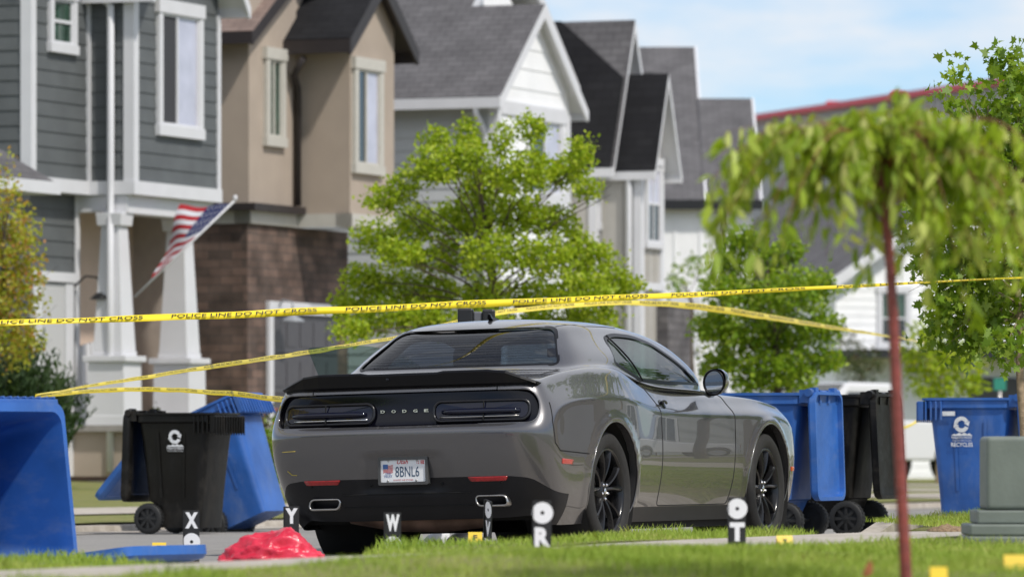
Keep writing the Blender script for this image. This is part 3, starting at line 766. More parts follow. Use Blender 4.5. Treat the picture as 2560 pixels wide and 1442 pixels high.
# ================================================================== ground, road, pavements
def brick_uv(name, c1, c2, mortar, bw, bh, msize=.012, rough=.85, off=.5, bump=.4, var=.5):
    m = bpy.data.materials.new(name); m.use_nodes = True; t = m.node_tree; b = t.nodes['Principled BSDF']; b.inputs['Roughness'].default_value = rough
    b.inputs['Specular IOR Level'].default_value = .25
    u = N(t, 'ShaderNodeUVMap'); br = N(t, 'ShaderNodeTexBrick'); br.offset = off
    br.inputs['Color1'].default_value = (*c1, 1); br.inputs['Color2'].default_value = (*c2, 1); br.inputs['Mortar'].default_value = (*mortar, 1)
    br.inputs['Scale'].default_value = 1; br.inputs['Brick Width'].default_value = bw; br.inputs['Row Height'].default_value = bh; br.inputs['Mortar Size'].default_value = msize; br.inputs['Bias'].default_value = 0
    nz = N(t, 'ShaderNodeTexNoise'); nz.inputs['Scale'].default_value = 2.2; nz.inputs['Detail'].default_value = 6
    mr = N(t, 'ShaderNodeMapRange'); mr.inputs[3].default_value = 1 - var*.5; mr.inputs[4].default_value = 1 + var*.5; mr.inputs[1].default_value = .3; mr.inputs[2].default_value = .7
    mu = N(t, 'ShaderNodeMix', data_type='RGBA', blend_type='MULTIPLY'); mu.inputs[0].default_value = 1
    L = t.links.new
    L(u.outputs[0], br.inputs['Vector']); L(u.outputs[0], nz.inputs['Vector']); L(nz.outputs[0], mr.inputs[0]); L(br.outputs[0], mu.inputs[6]); L(mr.outputs[0], mu.inputs[7]); L(mu.outputs[2], b.inputs['Base Color'])
    bp = N(t, 'ShaderNodeBump'); bp.inputs['Strength'].default_value = bump; bp.inputs['Distance'].default_value = .02; bp.invert = True
    L(br.outputs['Fac'], bp.inputs['Height']); L(bp.outputs[0], b.inputs['Normal'])
    MT[name] = m; return m
def layered(name, cols, rough, scales, bump, bscale, dist=.01):
    """ground material: three colours blended by two noises of different scale, fine speckle bump"""
    m = bpy.data.materials.new(name); m.use_nodes = True; t = m.node_tree; b = t.nodes['Principled BSDF']; b.inputs['Roughness'].default_value = rough; b.inputs['Specular IOR Level'].default_value = .25
    c = N(t, 'ShaderNodeTexCoord'); L = t.links.new; prev = None
    for k, s in enumerate(scales):
        n = N(t, 'ShaderNodeTexNoise'); n.inputs['Scale'].default_value = s; n.inputs['Detail'].default_value = 6; n.inputs['Roughness'].default_value = .6
        L(c.outputs['Object'], n.inputs['Vector']); mr = N(t, 'ShaderNodeMapRange'); mr.inputs[1].default_value = .38; mr.inputs[2].default_value = .62; L(n.outputs[0], mr.inputs[0])
        mx = N(t, 'ShaderNodeMix', data_type='RGBA'); L(mr.outputs[0], mx.inputs[0])
        if prev is None: mx.inputs[6].default_value = (*cols[0], 1)
        else: L(prev.outputs[2], mx.inputs[6])
        mx.inputs[7].default_value = (*cols[k+1], 1); prev = mx
    L(prev.outputs[2], b.inputs['Base Color'])
    n = N(t, 'ShaderNodeTexNoise'); n.inputs['Scale'].default_value = bscale; n.inputs['Detail'].default_value = 3; L(c.outputs['Object'], n.inputs['Vector'])
    bp = N(t, 'ShaderNodeBump'); bp.inputs['Strength'].default_value = bump; bp.inputs['Distance'].default_value = dist; L(n.outputs[0], bp.inputs['Height']); L(bp.outputs[0], b.inputs['Normal'])
    MT[name] = m; return m
ASPH = layered('asphalt', [(.27,.26,.245), (.33,.315,.29), (.22,.21,.20)], .9, [.35, 60.], .5, 220., .01)
CONC = layered('concrete', [(.43,.39,.335), (.50,.455,.40), (.36,.32,.27)], .9, [.5, 9.], .25, 160., .006)
LAWN = layered('lawn_soil', [(.15,.20,.035), (.23,.255,.06), (.27,.245,.11)], .95, [.6, 12.], 1.0, 40., .05)
DIRT = layered('far_ground', [(.12,.13,.05), (.19,.17,.09), (.22,.19,.12)], .95, [.01, .2], .4, 3., .2)

def smooth(e0, e1, v):
    q = min(1, max(0, (v - e0)/(e1 - e0))); return q*q*(3 - 2*q)
# cross profile of the street: X (across) -> height
def road_z(X): return -.005 - .028*(1.3 - X)/2.2 if X > -1 else -.034 - .05*(-1 - X)/6.7
def dipn(X, t):   # the near side falls away a little ahead of the car, and towards the near end of the block
    return -.05*smooth(-4, 2, t - (X - 2)*.4)*smooth(1.2, 3, X) - .05*smooth(-6.5, -9, t)*(1 - smooth(3.2, 3.7, X))
def apron_edge(X):   # driveway cut-outs in the planting strip: end of the left lawn, both ends of the middle one, start of the right one
    return (-10.9 + (3.1 - X)*1.4, -9.4 + (3.2 - X)*2.75, -.42 - (X - 1.3)*1.45, 3.5 - (X - 1.3)*1.2)
def strip_z(X, t):
    z = .155 + .012*math.sin(X*2.1 + t*.8) + dipn(X, t)
    return z - max(0, z - (.048 + max(0, t + 4.4)*.022))*(1 - smooth(1.7, 3.3, X))*(1 - smooth(-.5, 1.5, t))*smooth(-7, -6, t)
def walk_z(X, t): return .165 + (X - 4)*.008 + dipn(X, t)*.8
def lawn_z(X, t): return .18 + .010*math.sin(X*.9)*math.cos(t*.7) + dipn(X, t)*.7 + .034*smooth(-14.0, -13.0, t)*smooth(-9.3, -10.6, t)*math.exp(-((X - 5.35)/.6)**2) - (.08*smooth(-13.2, -14.6, t)*smooth(10, 7, X) + .03*smooth(-8.6, -6.6, t)*smooth(9, 7, X))*smooth(4.84, 5.5, X)
def near_z(X, t):
    if X < 1.3: return road_z(X)
    if X < 3.45: return strip_z(X, t)
    if X < 4.85: return walk_z(X, t)
    return lawn_z(X, t)
def far_z(X, t=0):
    if X > -7.95: return -.03
    k = 1 - smooth(24, 48, t)
    if X > -11.2: return -.01 + (-7.95 - X)*.02*(.3 + .7*k)
    return .01 + .045*k + (-11.2 - X)*.036*k if X > -19 else .01 + .045*k + .281*k
def sheet(name, xs, ts, zf, mat, mask=None, kind='structure', parent=None):
    mb = MB(); idx = {}; vv = []
    for i, X in enumerate(xs):
        for j, t in enumerate(ts):
            idx[i, j] = len(vv); vv.append(W(X, t, zf(X, t)))
    ff = [[idx[i,j], idx[i+1,j], idx[i+1,j+1], idx[i,j+1]] for i in range(len(xs)-1) for j in range(len(ts)-1)
          if mask is None or mask((xs[i]+xs[i+1])/2, (ts[j]+ts[j+1])/2)]
    mb.add(vv, ff, 0, True); o = mb.build(name, mat, parent)
    return tag(o, kind=kind)
def lin(a, b, n): return [a + (b-a)*k/n for k in range(n+1)]
TS = lin(-60, -16, 10) + lin(-15.5, 8, 94)[0:] + lin(9, 40, 30) + lin(45, 260, 30)
# base ground to the horizon
gb = MB(); gb.quad((-900,-300,-.16),(900,-300,-.16),(2500,3500,-.16),(-2500,3500,-.16)); tag(gb.build('ground', DIRT), kind='structure')
sheet('road', lin(-7.5, .88, 16), TS, lambda X, t: road_z(X), ASPH)
sheet('gutter', [.88, 1.0, 1.3], TS, lambda X, t: road_z(X) + .004, CONC)
sheet('far_gutter', [-8.0, -7.5], TS, lambda X, t: road_z(-7.5) + .006, CONC)
# near kerb with dropped driveways
def kerb_h(X, t):
    e = apron_edge(1.4)
    up = 1 - smooth(e[0]-.8, e[0]+.1, t)*(1 - smooth(e[1]-.1, e[1]+.9, t)) - smooth(e[2]-.7, e[2]+.05, t)*(1 - smooth(e[3]-.1, e[3]+.8, t))
    return road_z(1.3) + .02 + max(0, strip_z(1.46, t) - .024)*max(0, up)
kb = MB()
for a, b in zip(TS[:-1], TS[1:]):
    za, zb = kerb_h(0, a), kerb_h(0, b); z0 = road_z(1.3) - .05
    A = [W(1.30, a, z0), W(1.31, a, za), W(1.45, a, za + .004), W(1.45, a, z0)]; B = [W(1.30, b, z0), W(1.31, b, zb), W(1.45, b, zb + .004), W(1.45, b, z0)]
    for k in range(3): kb.quad(A[k], A[k+1], B[k+1], B[k], smooth=False)
tag(kb.build('kerb', CONC), kind='structure')
def in_apron(X, t):
    e = apron_edge(X); return (e[0] < t < e[1]) or (e[2] < t < e[3])
NX = [1.45, 1.6, 1.8, 2.0, 2.2, 2.4, 2.6, 2.8, 3.0, 3.2, 3.45]
sheet('driveway_apron', NX, TS, lambda X, t: .02 + (X - 1.45)/2.0*(.14 + dipn(3.4, t)*.8), CONC, lambda X, t: -13.5 < t < -1.5 or -5.5 < t < 6)
def strip_piece(ta, tb, n):
    """one lawn piece of the planting strip; its ends run down to the driveway"""
    mb = MB(); vv = []; NX2 = lin(1.452, 3.449, 12)
    for X in NX2:
        a, b = ta(X), tb(X)
        for k in range(n + 1):
            f = k/n; t = a + (b - a)*f; e = min(f, 1 - f)*abs(b - a)
            za = .018 + (X - 1.45)/2.0*(.14 + dipn(3.4, t)*.8)
            vv.append(W(X, t, za - .02 + (strip_z(X, t) - za + .02)*smooth(0, .8, e)))
    m = n + 1; mb.add(vv, [[i*m+k, (i+1)*m+k, (i+1)*m+k+1, i*m+k+1] for i in range(12) for k in range(n)], 0, True)
    tag(mb.build('planting_strip', LAWN), kind='structure')
strip_piece(lambda X: -60, lambda X: apron_edge(X)[0], 60)
strip_piece(lambda X: apron_edge(X)[1], lambda X: apron_edge(X)[2], 40)
strip_piece(lambda X: apron_edge(X)[3], lambda X: 200, 90)
sheet('sidewalk', lin(3.45, 4.85, 6) + [4.855], TS, lambda X, t: walk_z(X, t) if X < 4.852 else -.1, CONC)
jb = MB()                                             # score lines across the pavement
for k in range(-14, 30):
    t = k*1.5 + .3
    a = [W(X, t, walk_z(X, t) + .002) for X in lin(3.46, 4.84, 4)]; b = [W(X, t + .012, walk_z(X, t) + .002) for X in lin(3.46, 4.84, 4)]
    for q in range(4): jb.quad(a[q], a[q+1], b[q+1], b[q])
tag(jb.build('sidewalk_joints', pm('joint_dark', (.12,.105,.09), .95)), kind='structure')
sheet('front_lawn', lin(4.85, 8.05, 16) + lin(9, 30, 20), TS, lawn_z, LAWN)
# far side of the street
def far_h(X, t): return far_z(X, t)
fk = MB(); z0 = -.14
for a, b in zip(TS[:-1], TS[1:]): 
    for q, p in (((-8.0, z0), (-8.02, -.028)), ((-8.02, -.028), (-8.17, -.024))):
        fk.quad(W(q[0], a, q[1]), W(p[0], a, p[1]), W(p[0], b, p[1]), W(q[0], b, q[1]))
tag(fk.build('far_kerb', CONC), kind='structure')
DRV = [(38, 43), (50, 55), (62, 67), (-8, -3)]; APR = [(17.8, 21.8)]
def in_drv(t): return any(a < t < b for a, b in DRV)
def in_apr(t): return any(a < t < b for a, b in DRV + APR)
TF = lin(-60, 0, 30) + lin(1, 80, 158) + lin(85, 260, 20)
sheet('far_strip', [-8.17, -8.6, -9.1, -9.6], TF, far_h, LAWN, lambda X, t: not in_apr(t))
sheet('driveway_apron', [-8.17, -8.6, -9.1, -9.6], TF, lambda X, t: far_z(X, t) + .004, CONC, lambda X, t: in_apr(t) and not in_drv(t))
sheet('far_sidewalk', [-9.6, -10.3, -11.0], TF, lambda X, t: far_z(X, t) + .012, CONC)
sheet('far_lawn', lin(-11.0, -19, 10) + lin(-22, -60, 6), TF, far_h, LAWN, lambda X, t: not in_drv(t))
sheet('driveway', [-8.17, -9.6] + lin(-11.0, -19, 6), TF, lambda X, t: far_z(X, t) + .006, CONC, lambda X, t: in_drv(t))
# ================================================================== houses across the street
WHITE = pm('white_trim_paint', (.64,.64,.66), .5, var=.03, vscale=3)
SID_BL = pm('blue_grey_siding', (.098,.106,.108), .6, var=.12, vscale=2.5, bump=.05, bscale=40)
SID_GR = pm('pale_grey_siding', (.47,.485,.49), .6, var=.06, vscale=2.5)
SID_WH = pm('white_siding', (.84,.84,.845), .6, var=.04, vscale=2.5)
SID_GG = pm('greige_batten_siding', (.42,.40,.365), .6, var=.06, vscale=2.5)
STUC = pm('beige_stucco', (.39,.322,.262), .9, var=.08, vscale=1.5, bump=.25, bscale=90)
CREAM = pm('cream_band', (.50,.48,.43), .7, var=.05)
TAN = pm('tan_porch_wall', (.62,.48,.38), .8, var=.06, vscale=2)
DKBR = pm('dark_brown_fascia', (.028,.022,.022), .5, var=.1)
STONE = brick_uv('ledge_stone', (.165,.11,.088), (.092,.068,.057), (.06,.052,.048), .34, .115, .006, var=.9)
STONE_G = brick_uv('grey_ledge_stone', (.16,.15,.15), (.09,.085,.09), (.06,.055,.055), .34, .12, .006, var=.8)
SH_BR = brick_uv('brown_shingles', (.235,.175,.15), (.20,.148,.127), (.15,.11,.095), .26, .13, .010, var=.35)
SH_GR = brick_uv('grey_shingles', (.128,.123,.127), (.106,.102,.106), (.078,.075,.078), .26, .13, .010, var=.35)
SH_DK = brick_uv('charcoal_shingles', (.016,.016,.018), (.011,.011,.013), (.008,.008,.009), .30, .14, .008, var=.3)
GARG = pm('dark_garage_door', (.075,.072,.08), .5, var=.06)
GAR_W = pm('pale_garage_door', (.5,.5,.5), .5)
PANE_D = pm('dark_window_glass', (.02,.022,.025), .06, coat=.6)
PANE_G = pm('green_tinted_glass', (.035,.07,.05), .08, coat=.5, var=.5, vscale=6)
BLIND = pm('pale_blind_behind_glass', (.50,.50,.60), .25, coat=.5, var=.12, vscale=2.5)
SCREEN = pm('dark_insect_screen', (.04,.04,.045), .7)
METAL_BK = pm('black_metal', (.015,.015,.016), .4)

class House:
    def __init__(s, name, label, X0, t0):
        s.X0, s.t0 = X0, t0
        s.o = thing(name, label, 'house', W(X0, t0, 0), (0, 0, -TH))
    def mb(s): return MB()
    def put(s, mb, name, mats, parent=None, label=None, bevel=0):
        mb.v = [(x - s.X0, y - s.t0, z) for (x, y, z) in mb.v]
        o = mb.build(name, mats, parent or s.o, bevel=bevel)
        if label: o['label'] = label
        return o
def P3(face, fx, a, z, o=0.0):
    """point on a wall: face 'F' looks down the street side (+X) at X=fx, 'S' looks along -t at t=fx"""
    return (fx + o, a, z) if face == 'F' else (a, fx - o, z)
def lap(mb, face, fx, a0, a1, z0, z1, step=.19, mi=0):
    n = max(1, round((z1 - z0)/step)); h = (z1 - z0)/n
    for k in range(n):
        b, t = z0 + k*h, z0 + (k+1)*h
        mb.quad(P3(face, fx, a0, b, .016), P3(face, fx, a1, b, .016), P3(face, fx, a1, t, .002), P3(face, fx, a0, t, .002), mi)
        mb.quad(P3(face, fx, a0, b, .002), P3(face, fx, a1, b, .002), P3(face, fx, a1, b, .016), P3(face, fx, a0, b, .016), mi)
def batten(mb, face, fx, a0, a1, z0, z1, step=.3, mi=0):
    mb.quad(P3(face, fx, a0, z0), P3(face, fx, a1, z0), P3(face, fx, a1, z1), P3(face, fx, a0, z1), mi)
    n = int((a1 - a0)/step)
    for k in range(n + 1):
        a = a0 + (a1-a0)*k/max(1, n); wbox(mb, face, fx, a - .02, a + .02, z0, z1, 0, .02, mi)
def wbox(mb, face, fx, a0, a1, z0, z1, o0, o1, mi=0):
    if face == 'F': mb.box(fx + o0, fx + o1, a0, a1, z0, z1, mi)
    else: mb.box(a0, a1, fx - o1, fx - o0, z0, z1, mi)
def wquad(mb, face, fx, a0, a1, z0, z1, o=0.0, mi=0):
    mb.quad(P3(face, fx, a0, z0, o), P3(face, fx, a1, z0, o), P3(face, fx, a1, z1, o), P3(face, fx, a0, z1, o), mi, uv=[(a0, z0), (a1, z0), (a1, z1), (a0, z1)])
def window(h, face, fx, a0, a1, z0, z1, left, right, trim=.10, head=.15, mat=None, hung=False, grid=False, split=.46):
    """framed window: trim boards, sash, and one pane per leaf"""
    mat = mat or WHITE
    mb = MB()
    wbox(mb, face, fx, a0 - trim, a0, z0, z1, .0, .06); wbox(mb, face, fx, a1, a1 + trim, z0, z1, 0, .06)
    wbox(mb, face, fx, a0 - trim*1.25, a1 + trim*1.25, z1, z1 + head, 0, .075); wbox(mb, face, fx, a0 - trim*1.2, a1 + trim*1.2, z0 - head*.8, z0, 0, .075)
    wf = h.put(mb, 'window', mat)
    mb = MB(); s = .035
    for (p, q, c, d) in ((a0, a0+s, z0, z1), (a1-s, a1, z0, z1), (a0+s, a1-s, z0, z0+s), (a0+s, a1-s, z1-s, z1)): wbox(mb, face, fx, p, q, c, d, .006, .042)
    am = a0 + (a1-a0)*split
    if hung: wbox(mb, face, fx, a0+s, a1-s, (z0+z1)/2-.02, (z0+z1)/2+.02, .008, .045)
    else: wbox(mb, face, fx, am-.02, am+.02, z0+s, z1-s, .008, .045)
    if grid:
        wbox(mb, face, fx, (a0+a1)/2-.012, (a0+a1)/2+.012, z0+s, z1-s, .01, .04)
    h.put(mb, 'sash', mat, wf)
    mb = MB()
    if hung: 
        wquad(mb, face, fx, a0+s, a1-s, (z0+z1)/2, z1-s, .024, 0); wquad(mb, face, fx, a0+s, a1-s, z0+s, (z0+z1)/2, .022, 1)
    else:
        wquad(mb, face, fx, a0+s, am, z0+s, z1-s, .024, 0); wquad(mb, face, fx, am, a1-s, z0+s, z1-s, .022, 1)
    h.put(mb, 'pane', [left, right], wf)
    return wf
def slope(mb, a, b, c, d, mi=0, th=.0):
    """roof plane a-b eave, c-d ridge (c above b); uv in metres"""
    a, b, c, d = map(Vector, (a, b, c, d)); e = (b - a).normalized()
    up = ((d - a) - e*(d - a).dot(e)).normalized()
    uv = [((p - a).dot(e), (p - a).dot(up)) for p in (a, b, c, d)]
    mb.quad(a, b, c, d, mi, uv)
def gable(h, t0, t1, Xb, Xf, ze, za, ot, oxf, roof, trim, wall_fn, fas=.16, left_mat=None, ridge_back=True, gut=None, soffit=None):
    """gable facing the street (+X): ridge along X at the middle of t0..t1"""
    tm = (t0 + t1)/2; sl = (za - ze)/(tm - t0); zl = ze - ot*sl; Xo = Xf + oxf; th = .07
    mb = MB()
    slope(mb, (Xb, t0-ot, zl+th), (Xo, t0-ot, zl+th), (Xo, tm, za+th), (Xb, tm, za+th), 0)
    slope(mb, (Xo, t1+ot, zl+th), (Xb, t1+ot, zl+th), (Xb, tm, za+th), (Xo, tm, za+th), 1)
    h.put(mb, 'roof', [left_mat or roof, roof])
    mb = MB()
    for s, te in ((1, t0-ot), (-1, t1+ot)):                     # rakes (front boards) and soffits
        a, b = (te, zl), (tm, za)
        mb.add([(Xo, a[0], a[1]+th), (Xo, b[0], b[1]+th), (Xo, b[0], b[1]+th-fas*1.25), (Xo, a[0], a[1]+th-fas*1.1),
                (Xo-.04, a[0], a[1]+th-.002), (Xo-.04, b[0], b[1]+th-.002), (Xo-.04, b[0], b[1]+th-fas*1.25), (Xo-.04, a[0], a[1]+th-fas*1.1)],
               [[0,1,2,3],[7,6,5,4],[3,2,6,7],[0,3,7,4]])
        mb.quad((Xo-.04, te, zl-.01), (Xo-.04, tm, za-.01), (Xb, tm, za-.01), (Xb, te, zl-.01), 1)
        # eave fascia / gutter along X
        mb.box(Xb, Xo-.003, te-.03, te+.03, zl+th-fas, zl+th-.012)
    h.put(mb, 'roof_trim', [trim, soffit or trim])
    mb = MB(); wall_fn(mb, tm)
    return tm, zl
def tri_lap(mb, X, t0, t1, ze, za, mi=0, step=.19):
    n = max(1, int((za-ze)/step)); tm = (t0+t1)/2; w = (t1-t0)/2
    for k in range(n):
        b, t = ze + (za-ze)*k/n, ze + (za-ze)*(k+1)/n; wb, wt = w*(1-k/n), w*(1-(k+1)/n)
        mb.quad((X+.016, tm-wb, b), (X+.016, tm+wb, b), (X+.002, tm+wt, t), (X+.002, tm-wt, t), mi)
        mb.quad((X+.002, tm-wb, b), (X+.002, tm+wb, b), (X+.016, tm+wb, b), (X+.016, tm-wb, b), mi)
def downspout(h, pts, mat, r=.045):
    mb = MB()
    pts = [Vector(p) for p in pts]
    mb.tube(pts, r, 6); return h.put(mb, 'downspout', mat)

# ---------------------------------------------------------------- house 1: blue-grey siding, porch
XD = -17.4; tD0, tD1 = Tu(332, XD), Tu(545, XD)
h = House('siding_house', 'two storey blue grey lap siding house with white trim and porch columns', XD, tD0)
XB = Xu(220, tD0); tB0 = Tu(75, XB)
zb1 = Zv(452, XD, tD0); zb0 = Zv(486, XD, tD0); zt = Zv(4, XD, tD0) ; gz = .30
mb = MB(); lap(mb, 'F', XD, tD0, tD1, zb1, zt); lap(mb, 'S', tD0, XB, XD, zb1, zt); lap(mb, 'F', XB, tB0, tD0, zb1, zt + .6); lap(mb, 'S', tB0, XB - 9, XB, zb1 - .3, zt + .6)
mb.quad((XD, tD1, zb0), (XD - 10, tD1, zb0), (XD - 10, tD1, zt + .6), (XD, tD1, zt + .6)); h.put(mb, 'upper_wall', SID_BL)
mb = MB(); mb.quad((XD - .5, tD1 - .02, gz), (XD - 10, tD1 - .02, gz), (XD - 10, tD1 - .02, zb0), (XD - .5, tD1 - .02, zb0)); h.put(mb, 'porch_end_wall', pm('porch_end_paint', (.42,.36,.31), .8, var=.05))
mb = MB()                                                            # corner boards, belt course
for (X, t) in ((XD, tD0), (XB, tB0)): mb.box(X - .115, X + .03, t - .03, t + .115, zb1, zt + .6*(X == XB))
mb.box(XB - .02, XB + .05, tD0 - .06, tD0 - .012, zb1, zt + .3)
mb.box(XD - .06, XD + .03, tD1 - .06, tD1 + .03, zb0, zt)
mb.box(XD - .3, XD + .045, tD0 - .045, tD1 + .035, zb0, zb1); mb.box(XB - .3, XB + .045, tB0 - .045, tD0 - .05, zb0, zb1)
mb.box(XB, XD - .302, tD0 - .044, tD0 + .1, zb0, zb1)
h.put(mb, 'corner_boards', WHITE)
wt0, wt1 = Tu(398, XD), Tu(490, XD)
window(h, 'F', XD, wt0, wt1, Zv(312, XD, wt0), Zv(32, XD, wt0), SCREEN, BLIND, split=.42, trim=.11, head=.17)
wt0, wt1 = Tu(126, XB), Tu(175, XB); window(h, 'F', XB, wt0, wt1, Zv(108, XB, wt0), Zv(-5, XB, wt0), PANE_G, PANE_G, hung=True, trim=.1, head=.14)
gable(h, tD0 - .05, tD1 + .05, XD - 6, XD, zt + .22, zt + 1.9, .12, .38, SH_GR, WHITE, lambda m, tm: None)
mb = MB(); tri_lap(mb, XD, tD0, tD1, zt, zt + 1.8); h.put(mb, 'gable_wall', SID_BL)
mb = MB(); zr = zt + .6
slope(mb, (XB + .35, tB0 - .3, zr), (XB + .35, tD0, zr), (XB - 4, tD0, zr + 2.2), (XB - 4, tB0 - .3, zr + 2.2)); h.put(mb, 'main_roof', SH_GR)
dsX = Xu(280, tD0 - .05)
downspout(h, [(dsX - .35, tD0 - .09, zt + .35), (dsX - .25, tD0 - .09, zt + .12), (dsX, tD0 - .09, zt - .06), (dsX, tD0 - .09, zb1), (dsX, tD0 - .1, Zv(560, XD, tD0)), (dsX + .03, tD0 - .16, Zv(575, XD, tD0)), (dsX + .03, tD0 - .16, gz + .05)], WHITE, .05)
# porch: beam, tapered columns on panelled pedestals, floor, back wall
XP = XD - .05; zpf = Zv(1062, XP, tD0)
mb = MB(); zbm = Zv(532, XP, tD0); mb.box(XP - .35, XP - .02, tD0 + .0, tD1, zbm, zb0 - .004); mb.box(XP - 1.14, XP - .36, tD0 + .02, tD0 + .3, zbm + .02, zb0 - .004); h.put(mb, 'porch_beam', WHITE)
def column(tc, name='porch_column'):
    cX = XP - .22; zc1 = zbm - .002; zped = Zv(889, XP, tD0); 
    mb = MB(); mb.frus((cX, tc), .40, .40, zped + .06, (cX, tc), .25, .25, zc1 - .16); mb.frus((cX, tc), .42, .42, zped, (cX, tc), .42, .42, zped + .06); mb.frus((cX, tc), .33, .33, zc1 - .16, (cX, tc), .36, .36, zc1)
    c = h.put(mb, name, WHITE, bevel=.008)
    mb = MB(); mb.frus((cX, tc), .52, .52, zpf - .06, (cX, tc), .50, .50, zped - .075); mb.frus((cX, tc), .60, .60, zped - .075, (cX, tc), .60, .60, zped - .002); mb.frus((cX, tc), .55, .55, zpf - .05, (cX, tc), .53, .53, zpf + .12)
    h.put(mb, 'pedestal', WHITE, c, bevel=.008); return c
column(Tu(308, XP - .1)); column(Tu(470, XP - .1))
mb = MB(); mb.box(XP - 2.6, XP + .12, tD0 - .15, tD1 + .1, gz, zpf - .08); h.put(mb, 'porch_base', STUC)
mb = MB(); mb.box(XP - 2.6, XP + .2, tD0 - .25, tD1 + .16, zpf - .08, zpf - .0); h.put(mb, 'porch_floor', pm('porch_concrete', (.3,.28,.26), .9, var=.1))
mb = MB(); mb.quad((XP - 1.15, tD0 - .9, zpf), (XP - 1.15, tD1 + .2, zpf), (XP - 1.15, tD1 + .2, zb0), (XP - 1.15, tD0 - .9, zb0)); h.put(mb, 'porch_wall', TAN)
# lower wall left of the porch, its door and lamp
tL1 = Tu(192, XB - .2)
mb = MB(); lap(mb, 'F', XB - .2, tB0 - 2.5, tL1, gz, zb0); h.put(mb, 'lower_wall', SID_BL)
mb = MB(); a0, a1 = Tu(72, XB-.2), Tu(172, XB-.2); zz = Zv(676, XB, a0)
wbox(mb, 'F', XB - .2, a0 - .02, a1 + .02, zz - .12, zz, .02, .09); wbox(mb, 'F', XB-.2, a1 - .22, a1, gz, zz - .13, .02, .07); wbox(mb, 'F', XB-.2, a0, a0 + .22, gz, zz - .13, .02, .07); d_ = h.put(mb, 'door_frame', WHITE)
mb = MB(); wbox(mb, 'F', XB - .2, a0 + .23, a1 - .23, gz, zz - .14, .018, .05); h.put(mb, 'door', GAR_W, d_)
mb = MB(); wbox(mb, 'F', XB - .2, tL1 - .10, tL1 + .01, gz, zb0 - .002, .018, .04); h.put(mb, 'corner_post', WHITE)
lt = Tu(205, XB - .05); zl_ = Zv(742, XB, lt)
mb = MB(); mb.tube([(XB - .17, lt, zl_ + .12), (XB + .0, lt, zl_ + .26), (XB + .16, lt, zl_ + .24), (XB + .22, lt, zl_ + .1)], .014, 6); mb.lathe([(zl_ + .12, .03), (zl_ + .06, .05), (zl_ + .0, .12), (zl_ - .035, .15), (zl_ - .03, .13), (zl_ + .03, .02)], 20, 'Z', (XB + .22, lt, 0)); h.put(mb, 'barn_lamp', METAL_BK)
# small roof at the left
zs = Zv(495, XB + .1, tB0); tq = Tu(98, XB + .5)
mb = MB(); slope(mb, (XB + .7, tB0 - 6, zs + .16), (XB + .7, tq, zs + .16), (XB + .02, tq - .55, zs + .66), (XB + .02, tB0 - 6, zs + .66)); mb.add([(XB + .7, tq, zs + .16), (XB + .02, tq + .02, zs + .16), (XB + .02, tq - .55, zs + .66)], [[0,1,2]], 0, False, [[(0,0),(.7,0),(.3,.7)]]); h.put(mb, 'porch_roof', SH_GR)
mb = MB(); mb.box(XB + .02, XB + .76, tB0 - 6, tq + .06, zs, zs + .15); h.put(mb, 'gutter', WHITE)
mb = MB(); pk = [Tu(u, XP - .9) for u in (192, 222)]
for k in range(9): mb.box(XP - .95, XP - .9, pk[0] + k*.14, pk[0] + k*.14 + .11, zpf - .3, Zv(850, XP - .9, pk[0]) - .02*abs(4 - k))
h.put(mb, 'porch_railing', WHITE)
H1 = h

# ---------------------------------------------------------------- house 2: beige stucco over brown stone
X2 = -17.8; t2, t2b = Tu(875, X2), Tu(985, X2)
X1 = Xu(740, t2); t1 = Tu(622, X1)
h = House('stucco_house', 'beige stucco house with dark brown fascia over brown ledge stone and grey garage door', X1, t1)
zE = Zv(108, X2, t2); zbd1 = Zv(533, X2, t2); zbd0 = Zv(566, X2, t2)
mb = MB()
for f, fx, a, b, z in (('F', X1, t1, t2, zE + 1.5), ('S', t1, X1 - 9, X1, zE + .08), ('F', X2, t2, t2b, zE), ('S', t2, X1 - .5, X2, zE + .28)): mb.quad(P3(f, fx, a, zbd1), P3(f, fx, b, zbd1), P3(f, fx, b, z), P3(f, fx, a, z))
mb.quad((X2, t2b, zbd1), (X2 - 9, t2b, zbd1), (X2 - 9, t2b, zE), (X2, t2b, zE)); tm = (t2 + t2b)/2
mb.add([(X2, t2, zE), (X2, t2b, zE), (X2, t2b, zE + .29), (X2, tm, zE + .91), (X2, t2, zE + .29)], [[0,1,2,3,4]]); h.put(mb, 'upper_wall', STUC)
mb = MB()
for f, fx, a, b in (('F', X1, t1 - .04, t2 - .05), ('S', t1, X1 - 9, X1 + .04), ('F', X2, t2 - .04, t2b + .04), ('S', t2, X1, X2 + .04)): wbox(mb, f, fx, a, b, zbd0, zbd1 - .004, -.2 if f == 'F' else 0, .04)
h.put(mb, 'band', CREAM)
mb = MB(); zld = Zv(508, X1, t1); mb.box(X1 - 9, X1 + .16, t1 - .16, t2 - .02, zld - .10, zld); h.put(mb, 'ledge', DKBR)
mb = MB(); wquad(mb, 'F', X1 - .02, t1, t2b + .3, gz - .1, zbd0 - .002); wquad(mb, 'S', t1, X1 - 9, X1 - .02, gz - .1, zbd0 - .002); h.put(mb, 'stone_wall', STONE)
gtm = (t2 + t2b)/2
gable(h, t2, t2b, X1 - 4, X2, zE + .30, zE + .92, .42, .20, SH_DK, DKBR, lambda m, tm: None, fas=.2, soffit=DKBR)
ta, tb = t1 - .02, t2b - .1
gable(h, ta, tb, X1 - 9, X1, zE + .16, zE + .16 + (tb-ta)/2*.62, .28, .20, SH_BR, DKBR, lambda m, tm: None, fas=.17, soffit=STUC)
